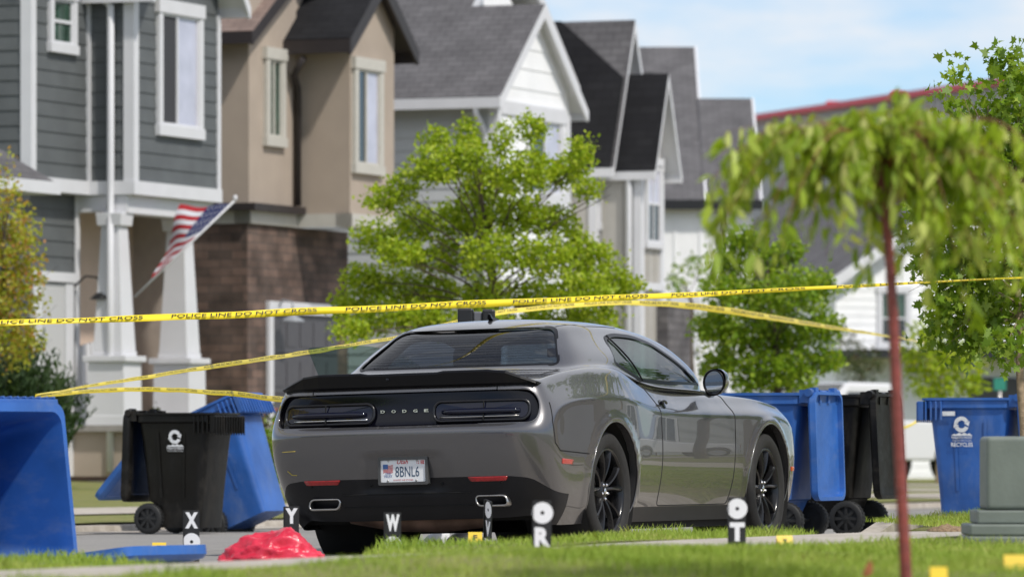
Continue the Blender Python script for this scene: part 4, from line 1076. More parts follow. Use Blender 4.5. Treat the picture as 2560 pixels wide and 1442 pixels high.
mb = MB(); mb.add([(X1 - .05, ta, zE + .1), (X1 - .05, tb, zE + .1), (X1 - .05, (ta+tb)/2, zE + .12 + (tb-ta)/2*.62)], [[0,1,2]]); h.put(mb, 'gable_wall', STUC)
for (X, u0, u1, v0, v1, a, b) in ((X1, 667, 697, 342, 148, PANE_G, PANE_G), (X2, 888, 942, 410, 172, PANE_D, BLIND)):
    a0, a1 = Tu(u0, X), Tu(u1, X); window(h, 'F', X, a0, a1, Zv(v0, X, a0), Zv(v1, X, a0), a, b, trim=.12, head=.16, mat=CREAM, split=.40)
dst = t2 - .10
downspout(h, [(X1 + .30, t2 - .42, zE - .22), (X1 + .1, t2 - .3, zE - .45), (X1 + .07, dst, zE - .62), (X1 + .07, dst, zld + .02)], DKBR, .05)
a0, a1 = Tu(678, X1), t2b - .1; zg = Zv(782, X1, a0)
mb = MB(); wbox(mb, 'F', X1 - .02, a0 - .14, a0, gz - .05, zg, .01, .06); wbox(mb, 'F', X1 - .02, a0 - .16, a1 + .1, zg, zg + .16, .01, .07); gf = h.put(mb, 'garage_frame', WHITE)
mb = MB()
for k in range(4):
    zA, zB = gz + (zg - gz)*k/4, gz + (zg - gz)*(k+1)/4
    wbox(mb, 'F', X1 - .02, a0, a1, zA + .008, zB - .008, .0, .018)
    for q in range(5): 
        b0 = a0 + (a1-a0)*q/5; wbox(mb, 'F', X1 - .02, b0 + .06, b0 + (a1-a0)/5 - .06, zA + .1, zB - .1, .019, .028)
h.put(mb, 'garage_door', GARG, gf)
mb = MB(); lt = Tu(690, X1); zq = Zv(800, X1, lt); mb.lathe([(zq+.13,.02),(zq+.05,.06),(zq,.15),(zq-.03,.17),(zq-.02,.14)], 16, 'Z', (X1 + .25, lt, 0)); mb.tube([(X1, lt, zq + .1), (X1 + .1, lt, zq + .28), (X1 + .25, lt, zq + .24), (X1 + .25, lt, zq + .1)], .015, 6); h.put(mb, 'garage_lamp', pm('grey_lamp', (.3,.32,.35), .4))
downspout(h, [(X1 - 1.2, t1 - .06, zbd0 - .1), (X1 - 1.2, t1 - .06, gz)], METAL_BK, .045)
H2 = h

# ---------------------------------------------------------------- house 3: pale grey siding, white front gable
gz = .0
X3 = -18.0; t3, t3b = Tu(1242, X3), Tu(1420, X3)
h = House('pale_gable_house', 'pale grey house with grey shingle roof and steep white front gable', X3, t3)
z3 = Zv(246, X3, t3)
mb = MB(); lap(mb, 'S', t3, X3 - 10, X3, gz, z3); h.put(mb, 'side_wall', SID_GR)
mb = MB(); lap(mb, 'F', X3, t3, t3b, gz, z3); tri_lap(mb, X3, t3, t3b, z3 + .2, z3 + 1.40, step=.26); wquad(mb, 'F', X3, t3, t3b, z3 - .01, z3 + .22, .003); mb.quad((X3, t3b, gz), (X3-10, t3b, gz), (X3-10, t3b, z3), (X3, t3b, z3)); h.put(mb, 'front_wall', SID_WH)
gable(h, t3, t3b, X3 - 6, X3, z3 + .22, z3 + 1.42, .34, .20, SH_GR, WHITE, lambda m, tm: None, fas=.17)
tw = t3 + 6.4
gable(h, t3 - .02, tw, X3 - 12, X3 - 1.3, z3 + .18, z3 + .18 + 3.2*1.2/((t3b-t3)/2), .24, .3, SH_GR, WHITE, lambda m, tm: None, fas=.17)
mb = MB(); tri_lap(mb, X3 - 1.3, t3 + .2, tw - .2, z3, z3 + 2.2); wquad(mb, 'F', X3 - 1.3, t3b, tw, gz, z3); h.put(mb, 'rear_gable_wall', SID_WH)
mb = MB(); mb.box(X3 - .12, X3 + .03, t3 - .03, t3 + .12, gz, z3 - .1); mb.box(X3 - .05, X3 + .03, t3b - .12, t3b + .03, gz, z3 - .1); wbox(mb, 'F', X3, t3 + .1, t3b - .1, z3 - .22, z3 - .02, .012, .04); h.put(mb, 'corner_boards', WHITE)
a0, a1 = Tu(1322, X3), Tu(1396, X3); window(h, 'F', X3, a0, a1, Zv(480, X3, a0), Zv(300, X3, a0), PANE_D, BLIND, trim=.13, head=.2)
dx = Xu(1190, t3 - .3); downspout(h, [(dx, t3 - .32, z3 - .1), (dx, t3 - .3, z3 - .25), (dx + .04, t3 - .07, z3 - .5), (dx + .04, t3 - .07, gz)], WHITE, .05)
a0, a1 = t3 + .4, t3b - .3; mb = MB(); wbox(mb, 'F', X3, a0, a1, gz, 2.5, .018, .05); h.put(mb, 'garage_door', GAR_W)
mb = MB(); vx = Xu(1190, t3 + 2.2); zz = z3 + .25 + 2.2*1.2/((t3b-t3)/2); mb.box(vx - .2, vx + .25, t3 + 2.0, t3 + 2.5, zz - .1, zz + .35); h.put(mb, 'roof_vent', WHITE)

# ---------------------------------------------------------------- house 4: grey-beige with two steep gables
XA, XBb = -18.6, -17.9
tA = Tu(1488, XA); tA2 = Tu(1535, XA) + .9; tB_, tB2 = Tu(1600, XBb), Tu(1655, XBb)
h = House('twin_gable_house', 'greige house with two narrow steep gables and dark roofs', XBb, tA)
zA0, zA1 = Zv(392, XA, tA), Zv(62, XA, tA + .8); zB0, zB1 = Zv(398, XBb, tB_), Zv(196, XBb, (tB_+tB2)/2)
mb = MB(); batten(mb, 'F', XA, tA, tA2, gz, zA0); batten(mb, 'S', tA, XA - 8, XA, gz, zA0 + .1); batten(mb, 'F', XBb, tB_, tB2, gz, zB0); batten(mb, 'S', tB_, XA - 3, XBb, gz, zB0); batten(mb, 'F', XA, tA2 - .1, tB2 - .05, gz, zA0)
mb.add([(XA, tA, zA0), (XA, tA2, zA0), (XA, (tA+tA2)/2, zA1)], [[0,1,2]]); mb.add([(XBb, tB_, zB0), (XBb, tB2, zB0), (XBb, (tB_+tB2)/2, zB1)], [[0,1,2]]); h.put(mb, 'wall', SID_GG)
gable(h, tA, tA2, XA - 7, XA, zA0, zA1, .10, .35, SH_GR, WHITE, lambda m, tm: None, fas=.15, left_mat=SH_GR)
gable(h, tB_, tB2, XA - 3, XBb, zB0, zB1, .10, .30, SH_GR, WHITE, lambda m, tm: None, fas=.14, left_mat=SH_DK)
# a dark sheet just above the tall gable's left slope, ending on a diagonal
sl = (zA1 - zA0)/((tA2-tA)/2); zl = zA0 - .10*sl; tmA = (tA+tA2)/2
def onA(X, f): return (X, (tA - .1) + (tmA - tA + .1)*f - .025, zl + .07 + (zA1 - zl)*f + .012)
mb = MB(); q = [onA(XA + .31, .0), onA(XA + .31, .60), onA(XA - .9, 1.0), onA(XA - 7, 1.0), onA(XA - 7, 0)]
mb.poly(q, 0, uv=[(p[0], p[2]) for p in q]); h.put(mb, 'dark_roof_sheet', SH_DK)
mb = MB()
for (X, t) in ((XA, tA), (XBb, tB_), (XBb, tB2 - .1)): mb.box(X - .1, X + .03, t - .03, t + .12, gz, zA0 - .1)
wbox(mb, 'F', XA, tA, tA2, zA0 - .2, zA0 - .02, .022, .05); wbox(mb, 'F', XBb, tB_, tB2, zB0 - .16, zB0, .022, .05); wbox(mb, 'F', XBb, tB_, tB2, Zv(705, XBb, tB_) - .12, Zv(705, XBb, tB_), .022, .05); h.put(mb, 'corner_boards', WHITE)
a0, a1 = Tu(1614, XBb), Tu(1645, XBb); window(h, 'F', XBb, a0, a1, Zv(605, XBb, a0), Zv(412, XBb, a0), BLIND, PANE_D, hung=True, grid=True, trim=.08, head=.12)
a0, a1 = Tu(1497, XA), Tu(1522, XA); window(h, 'F', XA, a0, a1, Zv(560, XA, a0), Zv(410, XA, a0), PANE_D, PANE_D, hung=True, trim=.08, head=.12)
dx = Xu(1566, tB_ - .1); downspout(h, [(dx, tB_ - .08, zB0 - .22), (dx + .03, tB_ - .07, zB0 - .25), (dx + .03, tB_ - .07, gz)], WHITE, .05)
mb = MB(); a0, a1 = Tu(1680, XBb + .2), Tu(1725, XBb + .2); mb.box(XBb - .3, XBb + .2, a0, a1, gz, Zv(760, XBb, a0)); 
mb2 = MB(); wquad(mb2, 'F', XBb + .21, a0 - .2, a1, gz, Zv(762, XBb, a0)); wquad(mb2, 'S', a0 - .2, XBb - .6, XBb + .21, gz, Zv(762, XBb, a0)); h.put(mb2, 'stone_pier', STONE_G)

# ---------------------------------------------------------------- house 5: white, broad stepped roof, turned to face the bend
class Plain(House):
    def __init__(s, name, label, loc, rz): s.X0 = s.t0 = 0; s.o = thing(name, label, 'house', loc, (0, 0, rz))
D5 = 106.0; s5 = F_PX/D5
def x5(u, d=0): return (u - 1280)/F_PX*(D5 + d)
def z5(v, d=0): return CZ + (VH - v)*(D5 + d)/F_PX
h = Plain('white_house', 'white board house under a broad stepped grey shingle roof with black gutter', (0, D5, 0), 0)
zE5 = z5(517); k5 = (z5(118, 6) - zE5 - .1)/6.4; f2 = (z5(245, 3.6) - zE5 - .1)/k5
mb = MB(); batten(mb, 'S', 0, x5(1560), x5(1878), gz - .1, zE5, .45); mb.quad((x5(1878), 0, gz - .1), (x5(1878), 9, gz - .1), (x5(1878), 9, zE5), (x5(1878), 0, zE5)); h.put(mb, 'wall', SID_WH)
xa, xm, xb = x5(1530), x5(1744, 4), x5(1888, 2)
mb = MB(); slope(mb, (xa, -.15, zE5 + .1), (xm, -.15, zE5 + .1), (xm, 6, zE5 + .1 + 6.4*k5), (xa, 6, zE5 + .1 + 6.4*k5)); slope(mb, (xm, -.15, zE5 + .1), (xb, -.15, zE5 + .1), (xb, f2 - .4, zE5 + .1 + f2*k5), (xm, f2 - .4, zE5 + .1 + f2*k5)); 
slope(mb, (xm, 12.4, zE5), (xa, 12.4, zE5), (xa, 6, zE5 + .1 + 6.4*k5), (xm, 6, zE5 + .1 + 6.4*k5)); h.put(mb, 'roof', SH_GR)
mb = MB(); mb.add([(xm - .02, f2 - .4, zE5 + .05 + f2*k5), (xm - .02, 6, zE5 + 6.4*k5), (xm - .02, 12.4, zE5)], [[0,1,2]]); mb.add([(xb - .3, -.3, zE5), (xb - .3, f2 - .4, zE5 + f2*k5), (xb - .3, 2*f2, zE5)], [[0,1,2]]); h.put(mb, 'gable_end', SID_WH)
mb = MB()
for (x, y1, z1) in ((xm, 6, zE5 + .1 + 6.4*k5), (xb, f2 - .4, zE5 + .1 + f2*k5)): mb.prism([(x, -.15, zE5 + .11), (x, y1, z1 + .01), (x, y1, z1 - .16), (x, -.15, zE5 - .06)], (.05, 0, 0))
h.put(mb, 'rake_board', WHITE)
mb = MB(); mb.box(xa, xb + .05, -.27, -.16, zE5 - .06, zE5 + .12); h.put(mb, 'gutter', METAL_BK)
vx = x5(1612, 5); zz = zE5 + .1 + 5.0*k5; mb = MB(); mb.frus((vx, 4.5), .34, .4, zz - .35, (vx, 4.6), .30, .3, zz + .12); h.put(mb, 'roof_vent', METAL_BK)
dx = x5(1808); downspout(h, [(dx, -.2, zE5 - .06), (dx, -.06, zE5 - .3), (dx, -.06, gz)], METAL_BK, .05)
a0, a1 = x5(1690), x5(1735); window(h, 'S', 0, a0, a1, z5(860), z5(760), PANE_D, PANE_D, hung=True)

# ---------------------------------------------------------------- house 6: white gabled house farther on
c6 = PX(2088, 705, 128)
h = Plain('far_white_house', 'white house with plain grey roof half hidden by trees farther down the street', (c6.x, c6.y, 0), R(24))
z6 = c6.z; mb = MB()
for s in (0, 1):
    x0, x1 = (-.35, 3.6) if s == 0 else (7.55, 3.6)
    slope(mb, (x0, 9, z6), (x0, -.35, z6), (x1, -.35, z6 + 2.5), (x1, 9, z6 + 2.5))
h.put(mb, 'roof', SH_GR)
mb = MB(); lap(mb, 'S', 0, 0, 7.2, -.1, z6); mb.add([(0, 0, z6), (7.2, 0, z6), (3.6, 0, z6 + 2.45)], [[0,1,2]]); mb.quad((0, 0, -.1), (0, 9, -.1), (0, 9, z6), (0, 0, z6)); mb.quad((7.2, 0, -.1), (7.2, 9, -.1), (7.2, 9, z6), (7.2, 0, z6)); h.put(mb, 'wall', SID_WH)
mb = MB(); mb.prism([(-.35, -.37, z6 + .02), (3.6, -.37, z6 + 2.52), (3.6, -.37, z6 + 2.22), (-.35, -.37, z6 - .25)], (0, -.05, 0)); mb.prism([(7.55, -.37, z6 + .02), (3.6, -.37, z6 + 2.52), (3.6, -.37, z6 + 2.22), (7.55, -.37, z6 - .25)], (0, -.05, 0)); h.put(mb, 'rake_board', WHITE)
for a0 in (1.15, 3.6): window(h, 'S', 0, a0, a0 + .65, 3.05, 4.2, PANE_G, PANE_D, hung=True)
mb = MB(); mb.box(-.2, 7.4, -1.3, -.03, 2.72, 2.9); h.put(mb, 'porch_roof', METAL_BK)
mb = MB(); wbox(mb, 'S', 0, 3.4, 6.6, -.1, 2.3, .02, .05); h.put(mb, 'garage_door', GARG)

# ---------------------------------------------------------------- red-roofed metal building behind
RED_M = pm('red_metal_roof', (.66,.012,.03), .5, var=.08); GREY_M = pm('grey_metal_siding', (.43,.43,.435), .5, var=.05)
a = PX(1880, 300, 235); b = PX(2640, 190, 185)
rb = thing('metal_building', 'large grey metal building with bright red roof edge behind the houses', 'building', (a.x, a.y, 0), (0, 0, math.atan2(b.y - a.y, b.x - a.x)))
ln = math.hypot(b.x-a.x, b.y-a.y); z0, z1 = a.z, b.z
mb = MB(); mb.quad((0, 0, -.1), (ln, 0, -.1), (ln, 0, z1), (0, 0, z0)); mb.quad((0,0,-.1), (0,0,z0), (0,30,z0), (0,30,-.1))
for k in range(int(ln/1.0)): 
    x = k*1.0; zz = z0 + (z1-z0)*x/ln; mb.box(x, x + .25, -.06, -.002, 0, zz - .2)
mb.build('metal_wall', GREY_M, rb)
mb = MB(); mb.prism([(-.3, -.35, z0 - .06), (ln, -.35, z1 - .06), (ln, -.35, z1 + .16), (-.3, -.35, z0 + .16)], (0, .33, 0)); mb.quad((-.3, -.34, z0 + .17), (ln, -.34, z1 + .17), (ln, 26, z1 + .6), (-.3, 26, z0 + .6)); mb.build('roof', RED_M, rb)
for f in (.17, .40): 
    mb = MB(); x = ln*f; zz = z0 + (z1-z0)*f; mb.prism([(x, 1, zz + .12), (x + 1.6, 1, zz + .2), (x + 1.6, 1, zz + .42)], (0, 1, 0)); mb.build('roof_hood', RED_M, rb)
# ================================================================== wheeled bins
def weather(m, dust, amount, sc=7.0):
    """scuffs and road dust: a sparse noise mask mixes the plastic towards a dusty tone"""
    t = m.node_tree; b = t.nodes['Principled BSDF']; src = b.inputs['Base Color'].links[0].from_socket
    c = N(t, 'ShaderNodeTexCoord'); mpg = N(t, 'ShaderNodeMapping'); mpg.inputs['Scale'].default_value = (1, 1, .45); n = N(t, 'ShaderNodeTexNoise'); n.inputs['Scale'].default_value = sc; n.inputs['Detail'].default_value = 9; n.inputs['Roughness'].default_value = .72
    r = N(t, 'ShaderNodeMapRange'); r.inputs[1].default_value = .50; r.inputs[2].default_value = .72; r.inputs[4].default_value = amount; x = N(t, 'ShaderNodeMix', data_type='RGBA'); x.inputs[7].default_value = (*dust, 1)
    L = t.links.new; L(c.outputs['Object'], mpg.inputs[0]); L(mpg.outputs[0], n.inputs['Vector']); L(n.outputs[0], r.inputs[0]); L(r.outputs[0], x.inputs[0]); L(src, x.inputs[6]); L(x.outputs[2], b.inputs['Base Color'])
    rr = N(t, 'ShaderNodeMapRange'); rr.inputs[1].default_value = .4; rr.inputs[2].default_value = .7; rr.inputs[3].default_value = .32; rr.inputs[4].default_value = .6; L(n.outputs[0], rr.inputs[0]); L(rr.outputs[0], b.inputs['Roughness'])
    return m
def plastic(name, col, var=.22): return weather(pm(name, col, rough=.40, spec=.5, var=var, vscale=3.2, bump=.05, bscale=14), (.20, .25, .34), .30)
BLUE = plastic('blue_bin_plastic', (.026,.105,.36)); BLACKB = pm('black_bin_plastic', (.006,.0054,.0047), rough=.36, spec=.28, var=.3, vscale=4, bump=.03, bscale=160)
BLUE_L = plastic('blue_lid_plastic', (.030,.125,.42))
weather(BLACKB, (.06, .052, .042), .45, 5.0)
LOGO = pm('white_stamp', (.72,.73,.74), .5, var=.12, vscale=30)
GREYW = pm('wheel_plastic', (.014,.014,.014), .6, var=.2)
def rsec(w, y0, y1, z, r=.06, n=4):
    pts = []
    for sx, yy, a0 in ((1, y1, 0), (-1, y1, 90), (-1, y0, 180), (1, y0, 270)):
        sy = 1 if yy == y1 else -1
        for k in range(n + 1):
            a = R(a0 + 90*k/n); pts.append((sx*(w/2 - r) + r*math.cos(a), yy - sy*r + r*math.sin(a), z))
    return pts
def loft(mb, secs, mi=0, smooth=True, cap0=False, cap1=False):
    n = len(secs[0]); vv = [p for s in secs for p in s]; ff = []
    for i in range(len(secs)-1): ff += [[i*n+k, i*n+(k+1) % n, (i+1)*n+(k+1) % n, (i+1)*n+k] for k in range(n)]
    mb.add(vv, ff, mi, smooth)
    if cap0: mb.add(secs[0], [list(range(n))], mi)
    if cap1: mb.add(secs[-1], [list(range(n))], mi)
def side_x(z, y): return .24 + (z - .26)/.72*.045 if z > .26 else .24
def emblem(mb, M, s=1.0, words=('WASATCH FRONT', 'WASTE & RECYCLING'), big=None):
    """round two-arrow emblem over a mountain skyline and lettering"""
    def arc(a0, a1, r0, r1, n=14):
        vs = []
        for k in range(n+1):
            a = a0 + (a1-a0)*k/n; vs += [M @ Vector((r0*s*math.cos(a), r0*s*math.sin(a), 0)), M @ Vector((r1*s*math.cos(a), r1*s*math.sin(a)*1.0, 0))]
        mb.add(vs, [[2*k, 2*k+1, 2*k+3, 2*k+2] for k in range(n)])
    arc(R(25), R(170), .030, .060); arc(R(205), R(335), .030, .060)
    for a in (R(22), R(202)):
        c = Vector((.046*math.cos(a), .046*math.sin(a), 0)); t = Vector((math.sin(a), -math.cos(a), 0)); nrm = Vector((math.cos(a), math.sin(a), 0))
        mb.add([M @ ((c + nrm*.024 + t*.0)*s), M @ ((c - nrm*.024)*s), M @ ((c + t*.034)*s)], [[0,1,2]])
    zig = [(-.085,-.085),(-.06,-.07),(-.045,-.076),(-.02,-.062),(0,-.072),(.02,-.06),(.045,-.074),(.06,-.066),(.085,-.085)]
    mb.add([M @ (Vector((x, y, 0))*s) for x, y in zig], [list(range(len(zig)))])
    put_text(mb, words[0], .03, M @ Matrix.Translation((0, -.099*s, 0)), fit=(.165*s, .020*s), bold=.0006)
    put_text(mb, words[1], .02, M @ Matrix.Translation((0, -.122*s, 0)), fit=(.15*s, .012*s))
    if big: put_text(mb, big, .04, M @ Matrix.Translation((0, -.152*s, 0)), fit=(.17*s, .032*s), bold=.001)
def make_bin(name, label, group, mat, lidmat, M, lid_angle, logo=None, sticker=False):
    root = thing(name, label, 'wheelie bin', group=group); root.matrix_world = M
    mb = MB()
    out = [rsec(.46, -.15, .22, .05, .04), rsec(.475, -.155, .235, .225, .05), rsec(.48, -.25, .238, .27, .05), rsec(.50, -.275, .262, .50), rsec(.52, -.305, .29, .76), rsec(.535, -.325, .31, .91), rsec(.575, -.345, .34, .925), rsec(.575, -.345, .34, .975), rsec(.60, -.36, .365, .982), rsec(.60, -.36, .365, 1.0), rsec(.55, -.335, .325, 1.0), rsec(.53, -.325, .31, .93), rsec(.46, -.24, .24, .28), rsec(.45, -.15, .22, .08)]
    loft(mb, out, 0, True, True, True)
    # moulded panel lines and corner ribs on the sides
    for sx in (-1, 1):
        for y in (-.12, .08): mb.add([(sx*(side_x(.32, 0) + .004), y - .012, .30), (sx*(side_x(.32, 0) + .004), y + .012, .30), (sx*(side_x(.86, 0) - .004), y*1.2 + .012, .84), (sx*(side_x(.86, 0) - .004), y*1.2 - .012, .84)], [[0,1,2,3]])
    body = mb.build('body', mat, root)
    e = body.modifiers.new('edge', 'EDGE_SPLIT'); e.split_angle = R(40)
    sk = MB(); sk.box(-.295, .295, .34, .385, .83, .975)
    for k in range(12): x = -.28 + .56*k/11; sk.box(x - .006, x + .006, .386, .398, .815, .97)
    for sx in (-1, 1):
        for k in range(4): y = .20 + .04*k; sk.box(sx*.29 - .012, sx*.29 + .012, y - .006, y + .006, .83, .975)
    sk.build('front_grip', mat, root, bevel=.004)
    hb = MB(); hb.tube([(-.27, -.40, 1.0), (.27, -.40, 1.0)], .017, 10)
    for x in (-.27, -.09, .09, .27): hb.box(x - .018, x + .018, -.42, -.33, .93, 1.02)
    for x in (-.28, .28): hb.lathe([(-.03, .028), (.03, .028)], 14, 'X', (x, -.40, 1.0)); hb.lathe([(-.031, .0), (-.031, .028)], 14, 'X', (x, -.40, 1.0)); hb.lathe([(.031, .028), (.031, 0)], 14, 'X', (x, -.40, 1.0))
    hb.build('handle', mat, root)
    ax = MB(); ax.tube([(-.29, -.225, .125), (.29, -.225, .125)], .011, 8); ax.build('axle', GREYW, root)
    for sx in (-1, 1):
        wb = MB(); x0 = sx*.265
        wb.lathe([(-.032, .085), (-.034, .118), (-.026, .125), (.026, .125), (.034, .118), (.032, .085)], 28, 'X', (x0, -.225, .125))
        wb.lathe([(sx*.020, .0), (sx*.024, .03), (sx*.016, .04), (sx*.012, .085)], 28, 'X', (x0, -.225, .125)); wb.lathe([(-sx*.02, .0), (-sx*.02, .088)], 28, 'X', (x0, -.225, .125))
        for k in range(8):
            a = 2*math.pi*k/8; c, s_ = math.cos(a), math.sin(a); cy, cz = -.225, .125; tn = Vector((0, -s_, c)); rd = Vector((0, c, s_)); b = Vector((x0, cy, cz))
            vs = [b + Vector((sx*.026, 0, 0)) + rd*r_ + tn*q for r_, q in ((.03, -.009), (.03, .009), (.09, .012), (.09, -.012))]; wb.add(vs + [v - Vector((sx*.02, 0, 0)) for v in vs], [[0,1,2,3],[0,1,5,4],[1,2,6,5],[2,3,7,6],[3,0,4,7]])
        for k in range(28):
            a = 2*math.pi*(k+.5)/28; c, s_ = math.cos(a), math.sin(a); wb.box(x0 - .026, x0 + .026, -.225 + .123*c - .006, -.225 + .123*c + .006, .125 + .123*s_ - .006, .125 + .123*s_ + .006)
        wb.build('wheel', GREYW, root)
    # lid, hinge line at the origin, lying along +y when shut
    lb = MB(); w, d = .60, .745
    secs = [rsec(w, .0, d, -.045, .07, 5), rsec(w, .0, d, -.005, .07, 5), rsec(w - .03, .012, d - .015, .012, .06, 5), rsec(w - .12, .06, d - .06, .022, .05, 5), rsec(w - .14, .07, d - .07, .014, .05, 5)]
    loft(lb, secs, 0, True, False, True)
    ins = [rsec(w, .0, d, -.045, .07, 5), rsec(w - .05, .02, d - .025, -.046, .06, 5), rsec(w - .055, .024, d - .028, -.012, .055, 5), rsec(w - .16, .08, d - .08, -.004, .05, 5)]
    loft(lb, ins, 0, True, False, True)
    for x in (-.2, .2): lb.box(x - .03, x + .03, -.03, .02, -.03, .012)
    lid = lb.build('lid', lidmat, root); lid.location = (0, -.40, 1.005); lid.rotation_euler = (lid_angle, 0, 0)
    e = lid.modifiers.new('edge', 'EDGE_SPLIT'); e.split_angle = R(40)
    if logo:
        sx, y, z, s, big = logo
        xx = sx*(side_x(z, y) + .012); M2 = frame((xx, y, z), (0, sx*1.0, 0), (-sx*.045/.72*-1.0*-1, 0, 1) if False else (sx*.0625, 0, 1))
        b2 = MB(); emblem(b2, M2, s, big=big); b2.build('emblem', LOGO, body)
    if sticker:
        b2 = MB(); sx = logo[0]; b2.quad(*[(sx*(side_x(z, 0) + .012), y, z) for y, z in ((.19, .865), (.09, .865), (.09, .898), (.19, .898))]); b2.build('sticker', LOGO, body)
    return root
def RZ(loc, a): return Matrix.Translation(loc) @ Matrix.Rotation(a, 4, 'Z')
NEAR, FAR = R(90 - 21.7), R(-90 - 21.7)
def near_bin(u, t, **kw):
    X = Xu(u, t) - .40; return RZ(W(X, t, road_z(X) + .005), NEAR) @ Matrix.Scale(1.045, 4)
GB = 'wheeled bins set out along the street'
make_bin('recycling_bin', 'upright blue bin just ahead of the coupe with lid hanging open beside its handle', GB, BLUE, BLUE_L, near_bin(2050, 6.2), R(268))
make_bin('garbage_bin', 'upright black bin behind the blue one ahead of the coupe, dark lid hanging open', GB, BLACKB, BLACKB, near_bin(2200, 7.6), R(267))
make_bin('recycling_bin', 'upright blue bin with white RECYCLES emblem on its side, beside the maple trunk', GB, BLUE, BLUE_L, near_bin(2566, 10.6), R(266), logo=(-1, .04, .80, 1.0, 'RECYCLES'), sticker=True)
tb = 10.3; Xb_ = Xu(468, tb)
make_bin('garbage_bin', 'black bin with white emblem at the far kerb, its lid hanging open on the left', GB, BLACKB, BLACKB, RZ(W(Xb_, tb, road_z(Xb_) + .004), FAR), R(268), logo=(1, .02, .80, .95, None))
# blue bin tipped back behind it, propped on its open lid
p = PX(592, 1322, 48.6)
Mt = RZ((p.x, p.y, -.055), FAR) @ Matrix.Rotation(R(23), 4, 'X') @ Matrix.Scale(1.08, 4) @ Matrix.Translation((0, .155, -.05))
make_bin('recycling_bin', 'blue bin leaning back on its open lid behind the black bin', GB, BLUE, BLUE_L, Mt, R(206))
# blue bin knocked over in the near gutter, mouth towards the car, lid flat on the ground
a = R(34); tl = R(7); d = Vector((math.cos(a)*math.cos(tl), -math.sin(a)*math.cos(tl), math.sin(tl))); xl = Vector((math.sin(a), math.cos(a), 0)); yl = d.cross(xl)
rim = PX(92, 1400, 28.9); rim.z = .02
Ml = Matrix(((xl.x, yl.x, d.x, 0), (xl.y, yl.y, d.y, 0), (xl.z, yl.z, d.z, 0), (0, 0, 0, 1)))
Ml = Ml @ Matrix.Scale(1.15, 4); Ml = Matrix.Translation(rim - (Ml.to_3x3() @ Vector((0, -.365, 1.0)))) @ Ml
make_bin('recycling_bin', 'blue bin lying in the near gutter, dark mouth open and lid flat on the road', GB, BLUE, BLUE_L, Ml, R(90))

# ================================================================== letter and number markers
PL_B = pm('black_placard', (.012,.012,.013), .55, var=.2, bump=.05, bscale=90); PL_W = pm('white_letter', (.74,.74,.76), .6)
GM = 'letter markers standing round the coupe'
def placard(label, u, v_top, D, zb, chars, rz=0.0, tilt=0.0, w=.082, step=.145, disc_r=.046, lean=0.0):
    x = (u-1280)/F_PX*D; zt = CZ + (VH - v_top)*D/F_PX; h = zt - zb
    o = thing('letter_marker', label, 'marker', (x, D, zb), (lean, tilt, rz), GM)
    mb = MB(); mb.box(-w/2, w/2, -.003, .003, 0, h); mb.box(-w/2 - .004, -w/2, -.012, .003, 0, h); mb.build('board', PL_B, o, bevel=.001)
    zc = h - .052
    for ch in chars:
        lb = MB()
        if ch == 'O':
            n = 28; r = disc_r; ri = .009
            vs = [(r*math.cos(2*math.pi*k/n), -.0045, zc + r*math.sin(2*math.pi*k/n)) for k in range(n)] + [(ri*math.cos(2*math.pi*k/n), -.0045, zc + ri*math.sin(2*math.pi*k/n)) for k in range(n)]
            lb.add(vs, [[k, (k+1) % n, n+(k+1) % n, n+k] for k in range(n)])
        else: put_text(lb, ch, .1, frame((0, -.0045, zc), (1, 0, 0), (0, 0, 1)), fit=(.068, .085), bold=.006)
        lb.build('letter', PL_W, o); zc -= step*.72 if ch == 'O' else step*.78
    return o
placard('black marker with X over a white disc, in front of the black bin', 479, 1275, 30.0, .0, 'XO')
placard('black marker with Y half behind the red bag', 729, 1265, 31.2, -.01, 'Y')
placard('black marker with W over a white disc, under the middle of the rear bumper', 982, 1280, 28.6, .03, 'WO')
placard('black marker with a disc turned almost edge on, leaning below the right exhaust', 1221, 1249, 31.5, .12, 'OV', rz=R(-66), lean=R(3), tilt=R(9))
placard('black marker with white disc over R, in the grass below the rear bumper corner', 1356, 1251, 24.6, .10, 'OR', w=.078)
placard('black marker with white disc over T, beside the front wheel', 1843, 1242, 25.8, .10, 'OT', w=.078)
YEL = pm('yellow_marker', (.72,.50,.03), .45, var=.06); INK = pm('black_ink', (.012,.012,.012), .5)
GT = 'yellow evidence tents'
def tent(label, u, v, D, ch, w=.075, hgt=.06, rz=0.0):
    p = PX(u, v, D); o = thing('evidence_tent', label, 'evidence marker', p, (0, 0, rz), GT)
    mb = MB(); pr = [(-w/2, -.035, 0), (-w/2, 0, hgt), (-w/2, .035, 0), (-w/2, .030, 0), (-w/2, 0, hgt - .006), (-w/2, -.030, 0)]
    mb.prism([Vector(q) for q in pr], (w, 0, 0)); mb.build('folded_card', YEL, o)
    if ch:
        lb = MB(); put_text(lb, ch, .05, frame((0, -.0185, hgt*.5), (1, 0, 0), (0, .035, hgt)), fit=(.022, .034), bold=.002); lb.build('number', INK, o)
    return o
tent('yellow tent marked Z on the pavement beside the disc over T marker', 1961, 1370, 26.3, 'Z', rz=R(8))
tent('small yellow tent marked F in the grass beside the leaning marker', 1188, 1357, 30.5, 'F')
tent('yellow tent marked 7 on the road left of the X marker', 398, 1383, 30.6, '7')
tent('yellow tent lying half sunk in grass beside the disc over R marker', 1424, 1386, 24.0, None, hgt=.03)
tent('yellow tent at the edge of the grass nearest the utility box', 2537, 1424, 20.4, None, hgt=.055, w=.08)
tent('yellow tent low in the near grass between the young trunk and the box', 2346, 1445, 19.6, None, hgt=.04, w=.06)

